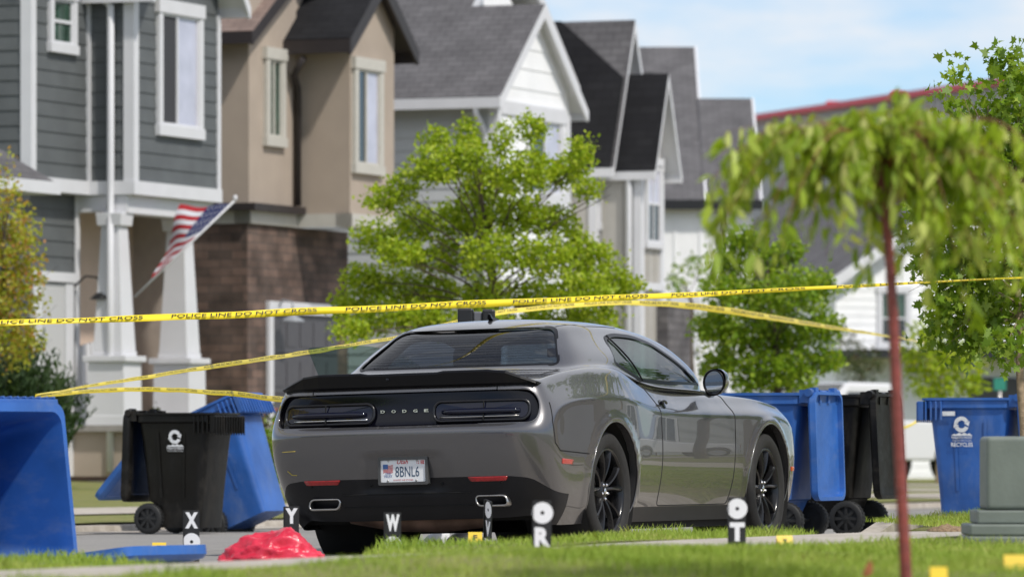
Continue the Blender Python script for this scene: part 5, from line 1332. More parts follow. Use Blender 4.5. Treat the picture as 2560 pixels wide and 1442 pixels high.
# ================================================================== red plastic bag
REDB = pm('red_plastic_film', (.60,.022,.055), .34, coat=.08, var=.2, bump=.25, bscale=40); 
bm = bmesh.new(); bmesh.ops.create_icosphere(bm, subdivisions=5, radius=1)
from mathutils import noise
for v in bm.verts:
    p = v.co.copy(); a_ = math.atan2(p.y, p.x)
    hh = .10 + .085*math.exp(-((p.x - .30)/.42)**2) + .05*math.exp(-((p.x + .45)/.34)**2)
    q = Vector((p.x*.27, p.y*.18, max(-.0, p.z)*hh))
    d1 = noise.voronoi(p*Vector((2.4, 0, 0)).x + Vector((1.3, .4, 2.2)))[0]; d2 = noise.voronoi(p*5.2 + noise.noise_vector(p*2)*.6)[0]
    fo = .045 - min(.45, (d1[1] - d1[0])*.8)*.085 + .014 - min(.3, d2[1] - d2[0])*.032                      # flat facets meeting in creases
    f = noise.noise(p*1.9 + Vector((4, 2, 0)))*.03 + fo - .018
    q += p.normalized()*(f - .025) if p.z > -.2 else Vector((0, 0, 0))
    q.z = max(0, q.z) if p.z > -.15 else 0
    v.co = q
me = bpy.data.meshes.new('plastic_bag'); bm.to_mesh(me); bm.free(); me.materials.append(REDB)
for pl in me.polygons: pl.use_smooth = True
bag = link('plastic_bag', me); pb_ = PX(686, 1392, 30.4); bag.location = (pb_.x, pb_.y, .0); bag.scale = (1.12, 1, 1.08); tag(bag, 'crumpled red plastic bag on the driveway beside the rear tyre', 'bag')

# ================================================================== utility box
GRN = pm('grey_green_box', (.15,.174,.153), .55, var=.12, vscale=6, bump=.06, bscale=50)
D_ = 27.6; s_ = F_PX/D_; x0 = (2466-1280)/s_; zg = .10
bx = thing('utility_box', 'grey green utility pedestal box on stepped base beside the pavement', 'utility box', (x0, D_, zg), (0, 0, 0))
def zz_(v): return CZ + (VH-v)/s_ - zg
mb = MB(); mb.box(0, .52, 0, .42, zz_(1274), zz_(1090)); mb.build('cover', GRN, bx, bevel=.022, seg=4)
mb = MB(); mb.box(-.045, .565, -.03, .45, zz_(1308), zz_(1275)); mb.build('collar', GRN, bx, bevel=.008)
mb = MB(); mb.box(-.085, .605, -.07, .49, zz_(1338), zz_(1309)); mb.box(-.095, .615, -.08, .50, -.08, zz_(1339)); mb.build('base', GRN, bx, bevel=.01)

# ================================================================== police tape
TAPE = pm('yellow_tape_film', (.80,.62,.010), .38, coat=.12, coat_rough=.25); 
def catm(P, n):
    out = []
    for i in range(len(P)-1):
        p0, p1, p2, p3 = P[max(0, i-1)], P[i], P[i+1], P[min(len(P)-1, i+2)]
        for k in range(n):
            t = k/n; out.append(tuple(.5*((2*b) + (c-a)*t + (2*a-5*b+4*c-d)*t*t + (3*b-a-3*c+d)*t**3) for a, b, c, d in zip(p0, p1, p2, p3)))
    return out + [P[-1]]
def tape(label, P, words=True, text_len=.95, fold=.35, phase=0.0, lift=.30):
    """P: rows (u, v, depth, apparent width px, lean)"""
    Q = catm(P, 14); up = []; cen = []
    for (u, v, D, wpx, ln_) in Q:
        c = PX(u, v, D); wv = .86*wpx*D/F_PX; d_ = math.sqrt(max(0, .062**2 - wv**2))
        cen.append(c); up.append(Vector((0, ln_*d_, wv)))
    up = [u_ + Vector((0, noise.noise(c*3.1)*.03, noise.noise(c*2.3 + Vector((0, 5, 0)))*.006)) for c, u_ in zip(cen, up)]; cen = [c + Vector((0, noise.noise(c*2.2)*.02, noise.noise(c*1.7 + Vector((9, 0, 0)))*.006)) for c in cen]; tot = [0]
    for a, b in zip(cen[:-1], cen[1:]): tot.append(tot[-1] + (b-a).length)
    mb = MB(); vv = []; 
    for c, u_ in zip(cen, up):
        nrm_ = Vector((0, -1, 0)); sag = nrm_*(.012)
        vv += [c + u_*.5, c + u_*.15 + sag*.4, c - u_*.12 + sag, c - u_*.5 + Vector((0, lift*.03, 0))]
    ff = [[i*4+k, i*4+k+1, (i+1)*4+k+1, (i+1)*4+k] for i in range(len(cen)-1) for k in range(3)]
    mb.add(vv, ff, 0, True); o = mb.build('police_tape', TAPE); tag(o, label, 'barrier tape', 'yellow police tapes')
    if words:
        vs, fs = text_mesh('POLICE LINE DO NOT CROSS', .1, bold=.0)
        xs = [v.x for v in vs]; ys = [v.y for v in vs]; x0, x1, y0, y1 = min(xs), max(xs), min(ys), max(ys)
        def at(s, f):
            s = min(max(s, 0), tot[-1] - 1e-6); i = max(0, min(len(tot)-2, int(np.searchsorted(tot, s)) - 1)); q = (s - tot[i])/max(1e-9, tot[i+1]-tot[i])
            c = cen[i].lerp(cen[i+1], q); u_ = up[i].lerp(up[i+1], q)
            return c + u_*f + Vector((0, -.013*max(0, 1 - abs(f + .1)*1.6) - .007, 0))
        s = phase
        while s + text_len < tot[-1]:
            lb = MB(); lb.add([at(s + (v.x-x0)/(x1-x0)*text_len, -.10 + .48*(v.y-y0)/(y1-y0)) for v in vs], fs); s += text_len*1.20
            lb.build('lettering', INK, o)
    return o
tape('long yellow tape spanning the whole street above the coupe roof', [(-120,815,33.5,17,.8),(0,808,33.6,18,.8),(180,802,33.8,16,.9),(340,796,34,19,.6),(720,780,34.6,21,.4),(1000,768,35,20,.5),(1240,757,35.4,22,.3),(1600,742,36,17,.6),(1830,731,36.5,14,.8),(2000,722,36.4,13,.7),(2300,707,36.4,8,.9),(2560,694,36.2,7,1),(2700,688,36.2,7,1)], text_len=1.02, phase=.2)
tape('yellow tape rising from the fallen bin behind the coupe roof, dropping to the right', [(92,986,29.6,5,1),(260,958,31.6,10,.8),(520,918,34.5,13,.5),(800,875,38,13,.5),(1000,840,40.5,10,.7),(1130,806,42,10,.6),(1230,784,43,15,2.2),(1390,766,44.5,15,2.4),(1560,757,46,14,1.6),(1720,764,47.8,18,.3),(1900,789,50,18,.3),(2060,815,53,12,.5),(2240,843,57,6,1),(2310,856,60,4,1)], text_len=1.15, phase=.7)
tape('lower yellow tape bowing from the fallen bin to the far side of the coupe', [(88,990,29.6,12,.6),(200,979,30.8,12,.6),(380,972,32.5,13,.5),(560,983,34.6,15,.4),(690,996,36.2,15,.4),(760,1002,37.0,14,.4)], text_len=.9, phase=.1)
tape('short yellow tape strung low in front of the white pickup', [(2200,1058,60,9,.5),(2260,1068,61,8,.5),(2330,1034,62,8,.5),(2420,1030,63,8,.5),(2560,1010,64,8,.5)], words=False)

# ================================================================== small things by the car
BKIT = pm('black_equipment', (.012,.012,.013), .45, var=.2)
XR = Xu(1193, 1.45); zc_ = 1.435
kit = thing('equipment_case', 'pair of black equipment cases standing on the coupe roof', 'equipment', W(XR, 1.45, zc_ - .012), (0, 0, R(-3)))
mb = MB(); mb.box(-.125, -.025, -.05, .05, 0, .105); mb.build('case', BKIT, kit, bevel=.012)
mb = MB(); mb.box(.035, .115, -.05, .04, 0, .10); mb.build('case', BKIT, kit, bevel=.014)
mb = MB(); mb.box(-.024, .034, -.03, .03, .01, .085); mb.build('clasp', pm('grey_clasp', (.12,.12,.13), .4), kit, bevel=.01)
bk = PX(1799, 1330, 41.5)
mb = MB(); mb.lathe([(0, 0), (0, .052), (.15, .060), (.152, .064), (.15, .066), (.148, .058), (.01, .05), (.01, 0)], 24, 'Z', (0, 0, 0)); o = mb.build('bucket', pm('light_blue_plastic', (.10,.32,.68), .4)); o.location = (bk.x, bk.y, -.01); tag(o, 'light blue plastic bucket on the road, seen under the coupe sill', 'bucket')
bg_ = PX(1165, 1360, 39.5)
mb = MB(); 
for i in range(1): pass
secs = []
for k in range(9):
    f = k/8; secs.append([(-.13 + .26*f, .09*math.sin(math.pi*min(1, max(.06, f)))**.4*math.cos(q), max(0, .088*math.sin(math.pi*(.06 + .88*f))**.6*math.sin(q))) for q in [math.pi*j/10 for j in range(11)]])
n = 11; vv = [p for s in secs for p in s]; mb.add(vv, [[i*n+k, i*n+k+1, (i+1)*n+k+1, (i+1)*n+k] for i in range(8) for k in range(10)], 0, True); mb.tube([(-.05, 0, .085), (-.02, 0, .105), (.02, 0, .10), (.04, 0, .085)], .006, 6)
o = mb.build('duffel_bag', BKIT); o.location = (bg_.x, bg_.y, -.03); tag(o, 'small black bag on the road beyond the coupe, seen under its rear', 'bag')
ROCK = pm('tan_rock', (.36,.28,.2), .9, var=.3, vscale=30); LEAFB = pm('brown_leaf', (.34,.12,.05), .7, var=.3, vscale=30)
bm = bmesh.new(); bmesh.ops.create_icosphere(bm, subdivisions=3, radius=.022)
for v in bm.verts: v.co *= 1 + .35*noise.noise(v.co*60); v.co.z *= .55
me = bpy.data.meshes.new('rock'); bm.to_mesh(me); bm.free(); me.materials.append(ROCK)
o = link('rock', me); p = PX(2445, 1424, 20.5); o.location = (p.x, p.y, p.z); tag(o, 'small tan stone in the near grass below the utility box', 'stone')
mb = MB(); mb.add([(-.018, 0, 0), (.004, .004, 0), (.021, .01, .012), (.019, .006, .045), (.008, 0, .058), (-.006, -.004, .034)], [[0,1,5],[1,2,3],[1,3,5],[3,4,5]], 0, False); o = mb.build('dry_leaf', LEAFB); p = PX(2168, 1440, 19.5); o.location = (p.x, p.y, p.z); tag(o, 'curled brown dry leaf standing in the near grass beside the red trunk', 'leaf')
# flag on the porch column
st = Tu(345, XP - .05); pole0 = Vector((XP - .10, st, Zv(742, XP, st))); pole1 = Vector((Xu(588, st + .5), st + .5, Zv(497, XP + .9, st)))
fl = thing('house_flag', 'american flag on a white pole angled out from the porch column', 'flag', W(XP, st, 0), (0, 0, -TH))
def loc_(v): return Vector((v.x - XP, v.y - st, v.z))
mb = MB(); mb.tube([loc_(pole0), loc_(pole1)], .014, 8); mb.lathe([(0, .02), (.03, .03), (.06, .02), (.065, 0)], 10, 'Z', loc_(pole1)); mb.build('pole', WHITE, fl)
FR = pm('flag_red', (.34,.012,.02), .8); FW = pm('flag_white', (.58,.58,.62), .8); FB = pm('flag_blue', (.012,.02,.10), .8)
dirp = (pole1 - pole0); LP = dirp.length; dp = dirp.normalized(); NR, NC = 13, 22
mb = MB(); hoist0 = loc_(pole1) - dp*.06; vs = []
for i in range(NR*2 + 1):
    for j in range(NC + 1):
        a_ = i/(NR*2); b_ = j/NC
        px_ = hoist0 - dp*(.92*a_) + Vector((-.74*b_ + .34*a_*b_, .10*b_ + .07*math.sin(a_*7 + b_*4)*b_, -.03*b_ - .24*a_*b_ + .035*math.sin(b_*8 + a_*4)*b_))
        vs.append(px_)
ff, mm = [], []
m = NC + 1
for i in range(NR*2):
    for j in range(NC):
        mb.f.append([i*m+j, i*m+j+1, (i+1)*m+j+1, (i+1)*m+j]); r = i//2
        mb.m.append(2 if (r < 7 and j < 11) else (0 if r % 2 == 0 else 1)); mb.sm.append(True); mb.uv.append(None)
mb.v = [tuple(p) for p in vs]
for a_ in range(9):
    for b_ in range(6 if a_ % 2 == 0 else 5):
        i = int((a_ + .8)/9.6*14); j = (b_ + (.5 if a_ % 2 == 0 else 1))/6*11; j0 = int(j)
        c = vs[i*m + j0].lerp(vs[i*m + j0 + 1], j - j0); e1 = (vs[i*m+j0+1] - vs[i*m+j0]).normalized(); e2 = (vs[(i+1)*m+j0] - vs[i*m+j0]).normalized(); nn = e1.cross(e2).normalized()
        for sg in (1, -1):
            mb.add([c + nn*.004*sg + (e1*math.cos(q) + e2*math.sin(q))*(.016 if k % 2 == 0 else .007) for k, q in enumerate([math.pi*k/5 for k in range(10)])], [list(range(10))], 1)
mb.build('cloth', [FR, FW, FB], fl, recalc=False)
# street sign, pickup
sg = thing('street_sign', 'small green street sign on a post far down the street', 'sign', PX(2500, 1200, 112) * Vector((1, 1, 0)) if False else Vector((PX(2500, 960, 112).x, 112, 0)))
mb = MB(); mb.box(-.12, .12, -.01, .01, zz_ and (CZ + (VH-975)*112/F_PX), CZ + (VH-945)*112/F_PX); mb.build('sign_plate', pm('sign_green', (.03,.24,.17), .4), sg)
mb = MB(); mb.tube([(0, .03, -.1), (0, .03, CZ + (VH-945)*112/F_PX)], .03, 8); mb.build('post', STEEL, sg)
WPAINT = pm('white_vehicle_paint', (.66,.66,.67), .3, coat=.8); VGLASS = pm('vehicle_dark_glass', (.015,.02,.025), .05, coat=1)
def pickup(label, loc, rz, group=None):
    o = thing('pickup_truck', label, 'pickup truck', loc, (0, 0, rz), group)
    def prof(pts, hw, name, mat, bev=.05, par=o):
        mb = MB(); mb.prism([(x, -hw, z) for x, z in pts], (0, 2*hw, 0)); return mb.build(name, mat, par, bevel=bev, seg=3)
    arc = lambda c: [(c + .46*math.cos(a), .42 + .46*math.sin(a)) for a in [math.pi*k/10 for k in range(11)]]
    body = [(-2.85, .45), (-2.9, .75), (-2.85, 1.18), (-.55, 1.18), (2.0, 1.18), (2.75, 1.08), (2.9, .85), (2.88, .45)] + arc(1.95)[0:] + arc(-1.75)
    prof(body, .98, 'body', WPAINT)
    prof([(-.60, 1.17), (-.45, 1.88), (.75, 1.90), (1.55, 1.17)], .88, 'cab', WPAINT, .08)
    for sy in (-1, 1):
        mb = MB(); mb.prism([(-.40, sy*.885, 1.25), (-.30, sy*.865, 1.78), (.15, sy*.865, 1.80), (.15, sy*.885, 1.25)], (0, sy*.012, 0)); mb.prism([(.25, sy*.885, 1.25), (.25, sy*.865, 1.80), (.68, sy*.865, 1.80), (1.22, sy*.885, 1.25)], (0, sy*.012, 0)); mb.build('side_glass', VGLASS, o)
        mb = MB(); mb.box(1.05, 1.18, sy*1.0, sy*1.18, 1.22, 1.42); mb.build('mirror', BLK_PL, o, bevel=.02)
        for x in (1.95, -1.75):
            mb = MB(); mb.lathe([(sy*.70, .0), (sy*.70, .36), (sy*.74, .40), (sy*.95, .40), (sy*.985, .36), (sy*.97, .25)], 32, 'X'); 
            w_ = mb.build('wheel', RUBBER, o); w_.location = (x, 0, .40); w_.rotation_euler = (0, 0, math.pi/2); 
            mb = MB(); mb.lathe([(sy*.955, .26), (sy*.93, .22), (sy*.95, .10), (sy*.97, 0)], 24, 'X'); r_ = mb.build('rim', STEEL, w_)
    mb = MB(); mb.prism([(.80, -.78, 1.86), (1.52, -.82, 1.20), (1.52, .82, 1.20), (.80, .78, 1.86)], (.02, 0, .012)); mb.build('windscreen', VGLASS, o)
    mb = MB(); mb.prism([(-.50, -.76, 1.80), (-.61, -.8, 1.25), (-.61, .8, 1.25), (-.50, .76, 1.80)], (-.02, 0, .004)); mb.build('rear_glass', VGLASS, o)
    mb = MB(); mb.box(-2.96, -2.86, -.95, .95, .48, .68); mb.build('bumper', CHROME, o, bevel=.03)
    for sy in (-.88, .88):
        mb = MB(); mb.box(-2.93, -2.86, sy - .08, sy + .08, .78, 1.12); mb.build('tail_light', REDL, o, bevel=.02)
    return o
pk = PX(2200, 1200, 108); X_, t_ = XT(pk.x, pk.y)
pickup('white pickup parked behind the bins on the far side of the street', (PX(2125, 0, 108).x, 108, .02), R(216))
# ================================================================== trees, shrubs, grass
def leaf_mat(name, c1, c2, c3, trans=.55, rough=.45, spec=.35, patch=0.0):
    m = bpy.data.materials.new(name); m.use_nodes = True; t = m.node_tree; t.nodes.clear(); L = t.links.new
    g = N(t, 'ShaderNodeNewGeometry'); r = N(t, 'ShaderNodeValToRGB'); e = r.color_ramp.elements
    e[0].position = 0; e[0].color = (*c1, 1); e[1].position = .6; e[1].color = (*c2, 1); q = e.new(1.0); q.color = (*c3, 1)
    d = N(t, 'ShaderNodeBsdfPrincipled'); d.inputs['Roughness'].default_value = rough; d.inputs['Specular IOR Level'].default_value = spec
    tr = N(t, 'ShaderNodeBsdfTranslucent'); hs = N(t, 'ShaderNodeMix', data_type='RGBA', blend_type='MULTIPLY'); hs.inputs[0].default_value = 1; hs.inputs[7].default_value = (1.15, 1.1, .35, 1)
    mx = N(t, 'ShaderNodeMixShader'); mx.inputs[0].default_value = trans; o = N(t, 'ShaderNodeOutputMaterial')
    if patch:
        tcn = N(t, 'ShaderNodeTexCoord'); nz_ = N(t, 'ShaderNodeTexNoise'); nz_.inputs['Scale'].default_value = 1.3; nz_.inputs['Detail'].default_value = 5; L(tcn.outputs['Object'], nz_.inputs['Vector'])
        mr_ = N(t, 'ShaderNodeMapRange'); mr_.inputs[1].default_value = .35; mr_.inputs[2].default_value = .68; L(nz_.outputs[0], mr_.inputs[0])
        ma = N(t, 'ShaderNodeMath', operation='MULTIPLY'); ma.inputs[1].default_value = 1 - patch; L(g.outputs['Random Per Island'], ma.inputs[0]); mb_ = N(t, 'ShaderNodeMath', operation='MULTIPLY_ADD'); mb_.inputs[1].default_value = patch; L(mr_.outputs[0], mb_.inputs[0]); L(ma.outputs[0], mb_.inputs[2]); L(mb_.outputs[0], r.inputs[0])
    else: L(g.outputs['Random Per Island'], r.inputs[0])
    L(r.outputs[0], d.inputs['Base Color']); L(r.outputs[0], hs.inputs[6]); L(hs.outputs[2], tr.inputs[0]); L(d.outputs[0], mx.inputs[1]); L(tr.outputs[0], mx.inputs[2]); L(mx.outputs[0], o.inputs[0])
    MT[name] = m; return m
LF_LOC = leaf_mat('honey_locust_leaf', (.22,.33,.012), (.36,.48,.02), (.50,.56,.06), .40)
LF_GRN = leaf_mat('fresh_green_leaf', (.14,.26,.014), (.25,.38,.02), (.38,.48,.05), .40)
LF_MAP = leaf_mat('maple_leaf', (.12,.22,.014), (.21,.33,.025), (.32,.42,.06), .4, .40, .4)
LF_CH = leaf_mat('weeping_leaf', (.24,.36,.022), (.40,.52,.045), (.58,.60,.20), .42, .32, .5)
LF_RED = leaf_mat('budding_leaf', (.30,.36,.03), (.46,.46,.06), (.50,.24,.10), .45)
LF_JUN = leaf_mat('juniper_needle', (.022,.05,.014), (.038,.075,.02), (.06,.10,.03), .2, .6)
LF_SHR = leaf_mat('shrub_leaf', (.035,.06,.016), (.06,.09,.022), (.13,.09,.04), .3)
BARK_T = pm('tan_bark', (.30,.225,.15), .9, var=.25, vscale=30, bump=.4, bscale=80)
BARK_D = pm('dark_bark', (.085,.062,.045), .9, var=.3, vscale=30, bump=.4, bscale=80)
BARK_R = pm('red_brown_bark', (.23,.045,.035), .45, coat=.2, var=.28, vscale=22, bump=.25, bscale=60)
OVAL = [(0, 0), (.30, .30), (.26, .68), (0, 1), (-.26, .68), (-.30, .30)]
LANCE = [(0, 0), (.15, .25), (.14, .62), (0, 1), (-.14, .62), (-.15, .25)]
STAR = [(0, 0), (.10, .22), (.46, .12), (.34, .36), (.56, .62), (.24, .60), (.0, 1.05), (-.24, .60), (-.56, .62), (-.34, .36), (-.46, .12), (-.10, .22)]
BROAD = [(0, 0), (.15, .25), (.145, .60), (0, 1), (-.145, .60), (-.15, .25)]
NEED = [(0, 0), (.06, .5), (0, 1), (-.06, .5)]
def leaves(name, cen, size, shape, mat, parent, axis=None, spread=1.0, fold=.18, label=None):
    """one mesh of leaf-shaped faces at the points cen (n,3); axis = preferred direction of the leaf"""
    n = len(cen); k = len(shape); cen = np.asarray(cen); size = np.asarray(size).reshape(-1, 1, 1)
    ax = rng.normal(size=(n, 3))*spread
    if axis is not None: ax = ax + np.asarray(axis)
    ax /= np.linalg.norm(ax, axis=1, keepdims=True) + 1e-9
    rv = rng.normal(size=(n, 3)); rv[:, 2] += 0; s = np.cross(ax, rv); s /= np.linalg.norm(s, axis=1, keepdims=True) + 1e-9; nn = np.cross(ax, s)
    sh = np.array(shape); 
    pts = cen[:, None, :] + size*(sh[None, :, 0:1]*s[:, None, :] + sh[None, :, 1:2]*ax[:, None, :] + (np.abs(sh[None, :, 0:1])*fold*1.5 - fold*.25*sh[None, :, 1:2]**2)*nn[:, None, :])
    me = bpy.data.meshes.new(name); me.vertices.add(n*k); me.vertices.foreach_set('co', pts.reshape(-1).astype(np.float32))
    me.loops.add(n*k); me.loops.foreach_set('vertex_index', np.arange(n*k, dtype=np.int32)); me.polygons.add(n)
    me.polygons.foreach_set('loop_start', np.arange(0, n*k, k, dtype=np.int32)); me.update(calc_edges=True); me.validate()
    me.materials.append(mat); return link(name, me, parent)
def blob_points(blobs, D, depth, per, shell=.55, thin=1.0):
    """blobs: (u, v, ru, rv[, density]) in picture pixels at distance D -> points spread through ellipsoids; also blob centres"""
    pts, cs = [], []; s = F_PX/D
    for b in blobs:
        u, v, ru, rv = b[:4]; den = b[4] if len(b) > 4 else 1
        c = np.array(PX(u, v, D)) + np.array([0, rng.uniform(-.5, .5)*depth, 0]); cs.append(c)
        rx, rz = ru/s, rv/s; ry = (rx + rz)/2
        n = int(per*den*(rx*rz + rx*ry + ry*rz)/3)
        d = rng.normal(size=(n, 3)); d /= np.linalg.norm(d, axis=1, keepdims=True)
        r = rng.uniform(0, 1, (n, 1))**(1/3); r = np.where(rng.uniform(size=(n, 1)) < shell, .75 + .3*rng.uniform(size=(n, 1)), r)
        # ragged: lumps
        lum = 1 + .38*np.sin(d[:, 0:1]*5 + b[0]) * np.sin(d[:, 2:3]*6 + b[1])
        pts.append(c + d*r*lum*np.array([rx, ry, rz]))
    return np.concatenate(pts), cs
def sprigs(pts, n, length, spread, down=.0):
    """turns points into small twigs of leaves: n points along a random short line from each"""
    d = rng.normal(size=pts.shape); d[:, 2] += down; d /= np.linalg.norm(d, axis=1, keepdims=True)
    out = []
    for k in range(n): out.append(pts + d*length*(k/max(1, n-1)) + rng.normal(size=pts.shape)*spread)
    return np.concatenate(out)
def limb(mb, a, b, r0, r1, sag=.0, n=6):
    a, b = Vector(a), Vector(b); pts = []
    for k in range(n + 1):
        f = k/n; p = a.lerp(b, f); p.z += sag*math.sin(math.pi*f)*(b-a).length; p += Vector((math.sin(f*5 + a.x*7), math.cos(f*4 + b.x*9), 0))*.02*(b-a).length*math.sin(math.pi*f); pts.append(p)
    mb.tube(pts, [r0 + (r1-r0)*k/n for k in range(n+1)], 7)
def tree(name, label, base_u, D, blobs, depth, per, size, shape, mat, bark, r0, zg, fork_v, group, sprig=None, spread=1.0, axis=None, rs=1.0):
    s = F_PX/D; b0 = PX(base_u, 0, D); base = Vector((b0.x, D, zg)); root = thing(name, label, 'tree', base, group=group)
    pts, cs = blob_points([(b[0], b[1], b[2]*rs*rng.uniform(.8, 1.15), b[3]*rs*rng.uniform(.75, 1.15)) + tuple(b[4:]) for b in blobs], D, depth, per)
    if sprig: pts = sprigs(pts, *sprig)
    sz = size*rng.uniform(.7, 1.25, len(pts))
    leaves('crown', pts - np.array(base), sz, shape, mat, root, axis=axis, spread=spread)
    mb = MB(); fk = Vector((0, 0, CZ + (VH - fork_v)/s - zg)); limb(mb, (0, 0, -.05), fk, r0, r0*.7)
    topz_ = max(c[2] for c in cs) - zg
    top = Vector((sum(c[0] for c in cs)/len(cs) - base.x, 0, topz_*.92)); limb(mb, fk, top, r0*.7, r0*.15)
    for c in cs:
        q = (Vector(c) - base)*.97; f = min(.9, max(0.02, (q.z - fk.z)/(max(.1, topz_ - fk.z))*.6)); a = fk.lerp(top, f)
        limb(mb, a, q, r0*.22*(1 - f*.5), r0*.05, .08)
        for k in range(2):
            e = q + Vector(rng.normal(size=3))*.14; limb(mb, a.lerp(q, .55 + .1*k), e, r0*.1, r0*.03, 0, 3)
    mb.build('trunk', bark, root, recalc=False); return root
GTR = 'young street trees'
# big bright tree behind the coupe
B1 = [(1165,330,26,45),(1180,395,45,40),(1255,350,25,40),(1090,350,50,32),(1100,420,75,50),(1330,330,45,40),(1210,455,80,60),(1310,440,80,60),(1400,420,60,40),(1450,400,35,45),(1470,480,45,28),(1010,470,40,50),(960,500,60,35),(1040,560,70,45),(1160,540,90,60),(1290,540,90,60),(1390,560,80,50),(935,590,60,45),(1000,640,70,45),(1110,640,85,55),(1230,640,80,50,.8),(1350,650,85,50),(1470,640,80,50),(900,690,70,35),(980,720,80,45),(1090,730,80,45),(1210,740,80,45),(1330,740,80,45),(1450,730,90,50),(1540,720,55,55),(870,760,60,40),(950,800,70,40),(880,830,50,35),(1050,800,80,40),(1180,810,80,40),(1330,810,90,40),(1470,800,80,40),(1440,590,30,25,.8)]
tree('locust_tree', 'bright yellow green young tree rising behind the coupe roof', 1240, 60, B1, 1.5, 5600, .049, OVAL, LF_LOC, BARK_D, .075, .10, 860, GTR, sprig=(4, .10, .016, .15), rs=.89)
B2 = [(1860,600,55,40),(1830,660,50,45),(1920,650,70,60),(1980,620,40,40),(1800,730,55,45),(1880,740,80,60),(1970,740,80,60),(2040,720,45,50),(1780,820,55,50),(1860,830,80,60),(1960,840,80,60),(2050,820,60,60),(1800,900,60,45),(1890,910,80,45),(1980,920,80,45),(2060,900,50,45),(1880,960,80,20),(1990,960,70,20)]
tree('leafy_tree', 'round fresh green tree between the mirror of the coupe and the red trunk', 1945, 68, B2, 1.2, 4000, .060, OVAL, LF_GRN, BARK_D, .07, .10, 1000, GTR, sprig=(4, .11, .02, .1), rs=.86)
B5 = [(1700,690,40,25,.5),(1750,670,45,40,.6),(1690,720,30,20,.5)]
tree('small_tree', 'small darker green tree against the white house wall', 1730, 96, B5, .6, 900, .09, OVAL, LF_GRN, BARK_D, .05, .2, 760, GTR, sprig=(3, .15, .04, 0))
B6 = [(2330,860,40,40),(2300,920,45,35),(2370,920,55,45),(2420,960,40,30),(2330,975,55,25),(2390,880,35,30),(2280,880,30,25,.7),(2440,910,30,40,.7),(2310,830,50,30,.7)]
tree('small_tree', 'small pale green tree beyond the blue RECYCLES bin', 2345, 84, B6, .8, 1900, .08, OVAL, LF_LOC, BARK_T, .05, .2, 1010, GTR, sprig=(3, .14, .03, 0))
B7 = [(2130,880,45,40,.6),(2160,930,50,45,.7),(2110,840,30,30,.5),(2190,900,25,30,.5)]
tree('bronze_shrub', 'bronze tinged shrub beyond the bins left of the red trunk', 2150, 118, B7, .6, 1000, .08, OVAL, LF_SHR, BARK_D, .04, .2, 990, None, sprig=(3, .15, .03, 0))
# maple on the planting strip, in focus
B4 = [(2385,185,25,30,.6),(2375,235,30,28,.7),(2395,290,45,30,.8),(2525,170,45,45),(2540,240,50,50),(2500,300,50,40),(2560,330,60,60),(2480,380,55,45,.9),(2540,430,60,50),(2420,470,50,45,.8),(2320,520,50,45,.7),(2400,570,60,45,.9),(2500,540,70,55),(2330,610,60,50,.9),(2430,650,70,50),(2530,640,60,55),(2380,700,70,40),(2480,720,70,40),(2400,770,65,40),(2480,800,70,45),(2550,760,40,50),(2420,850,60,35),(2500,870,55,35),(2360,820,45,35,.7),(2300,560,40,40,.6),(2350,760,40,30,.7),(2600,300,60,90),(2620,450,80,90),(2640,600,80,90),(2650,750,80,80),(2460,440,40,40),(2560,540,50,40)]
tree('maple_tree', 'leafy green maple at the right edge, pale trunk beside the blue bin', 2552, 38.2, B4, 1.0, 3900, .064, STAR, LF_MAP, BARK_T, .034, .12, 800, GTR, sprig=(3, .16, .03, -.1), spread=.8, axis=(0, 0, -.45))
# far left: budding tree over a juniper
B8 = [(8,430,18,30,.6),(20,500,35,40,.7),(50,560,40,40,.6),(10,590,45,50),(70,610,40,40,.6),(30,670,55,50),(85,690,35,40,.7),(20,750,60,50),(75,760,35,35,.7),(20,830,55,50),(60,850,40,45),(30,900,40,30,.6),(-60,600,70,120),(-60,780,70,100)]
tree('budding_tree', 'small tree in yellow and reddish leaf at the left edge', -20, 62, B8, .7, 2400, .055, OVAL, LF_RED, BARK_D, .04, .12, 900, None, sprig=(4, .16, .02, .6))
J = thing('juniper_shrub', 'dark feathery juniper below the budding tree in front of the porch', 'shrub', (PX(60, 1180, 64).x, 64, .1))
P0 = []; A0 = []
for k in range(560):
    u0 = rng.uniform(-40, 150); hgt = rng.uniform(.7, 1.95)*(1 - abs(u0 - 40)/260); lean = (u0 - 40)/420 + rng.normal()*.08; y0 = rng.uniform(-.5, .5); x0 = (u0 - 60)/222
    for q in range(50):
        f = q/49; P0.append((x0*.7 + lean*hgt*f*f*1.2 + rng.normal()*.02, y0 + rng.normal()*.03, hgt*f)); A0.append((lean*1.2 + rng.normal()*.5, rng.normal()*.5, 1.0))
leaves('foliage', P0, rng.uniform(.06, .11, len(P0)), LANCE, LF_JUN, J, axis=np.array(A0), spread=.18)
def bush(label, u, D, w, hgt, mat, zg=.2, name='garden_shrub', n=900, size=.06, flowers=None):
    b = thing(name, label, 'shrub', (PX(u, 0, D).x, D, zg), group='shrubs in the far garden beds')
    d = rng.normal(size=(n, 3)); d /= np.linalg.norm(d, axis=1, keepdims=True); d[:, 2] = np.abs(d[:, 2]); r = rng.uniform(.35, 1.05, (n, 1))
    P = d*r*np.array([w, w*.8, hgt]); leaves('foliage', P, size*rng.uniform(.7, 1.3, n), OVAL, mat, b, axis=(0, 0, .5))
    if flowers: 
        F = P[rng.integers(0, n, 60)]*1.05; leaves('flowers', F, np.full(60, .06), OVAL, flowers, b)
    return b
FLR = pm('orange_red_flower', (.45,.08,.03), .7); FLW = pm('white_flower', (.6,.6,.5), .7)
bush('low green shrub with reddish flowers below the garage of the stucco house', 668, 75, .32, 1.05, LF_SHR, flowers=FLR)
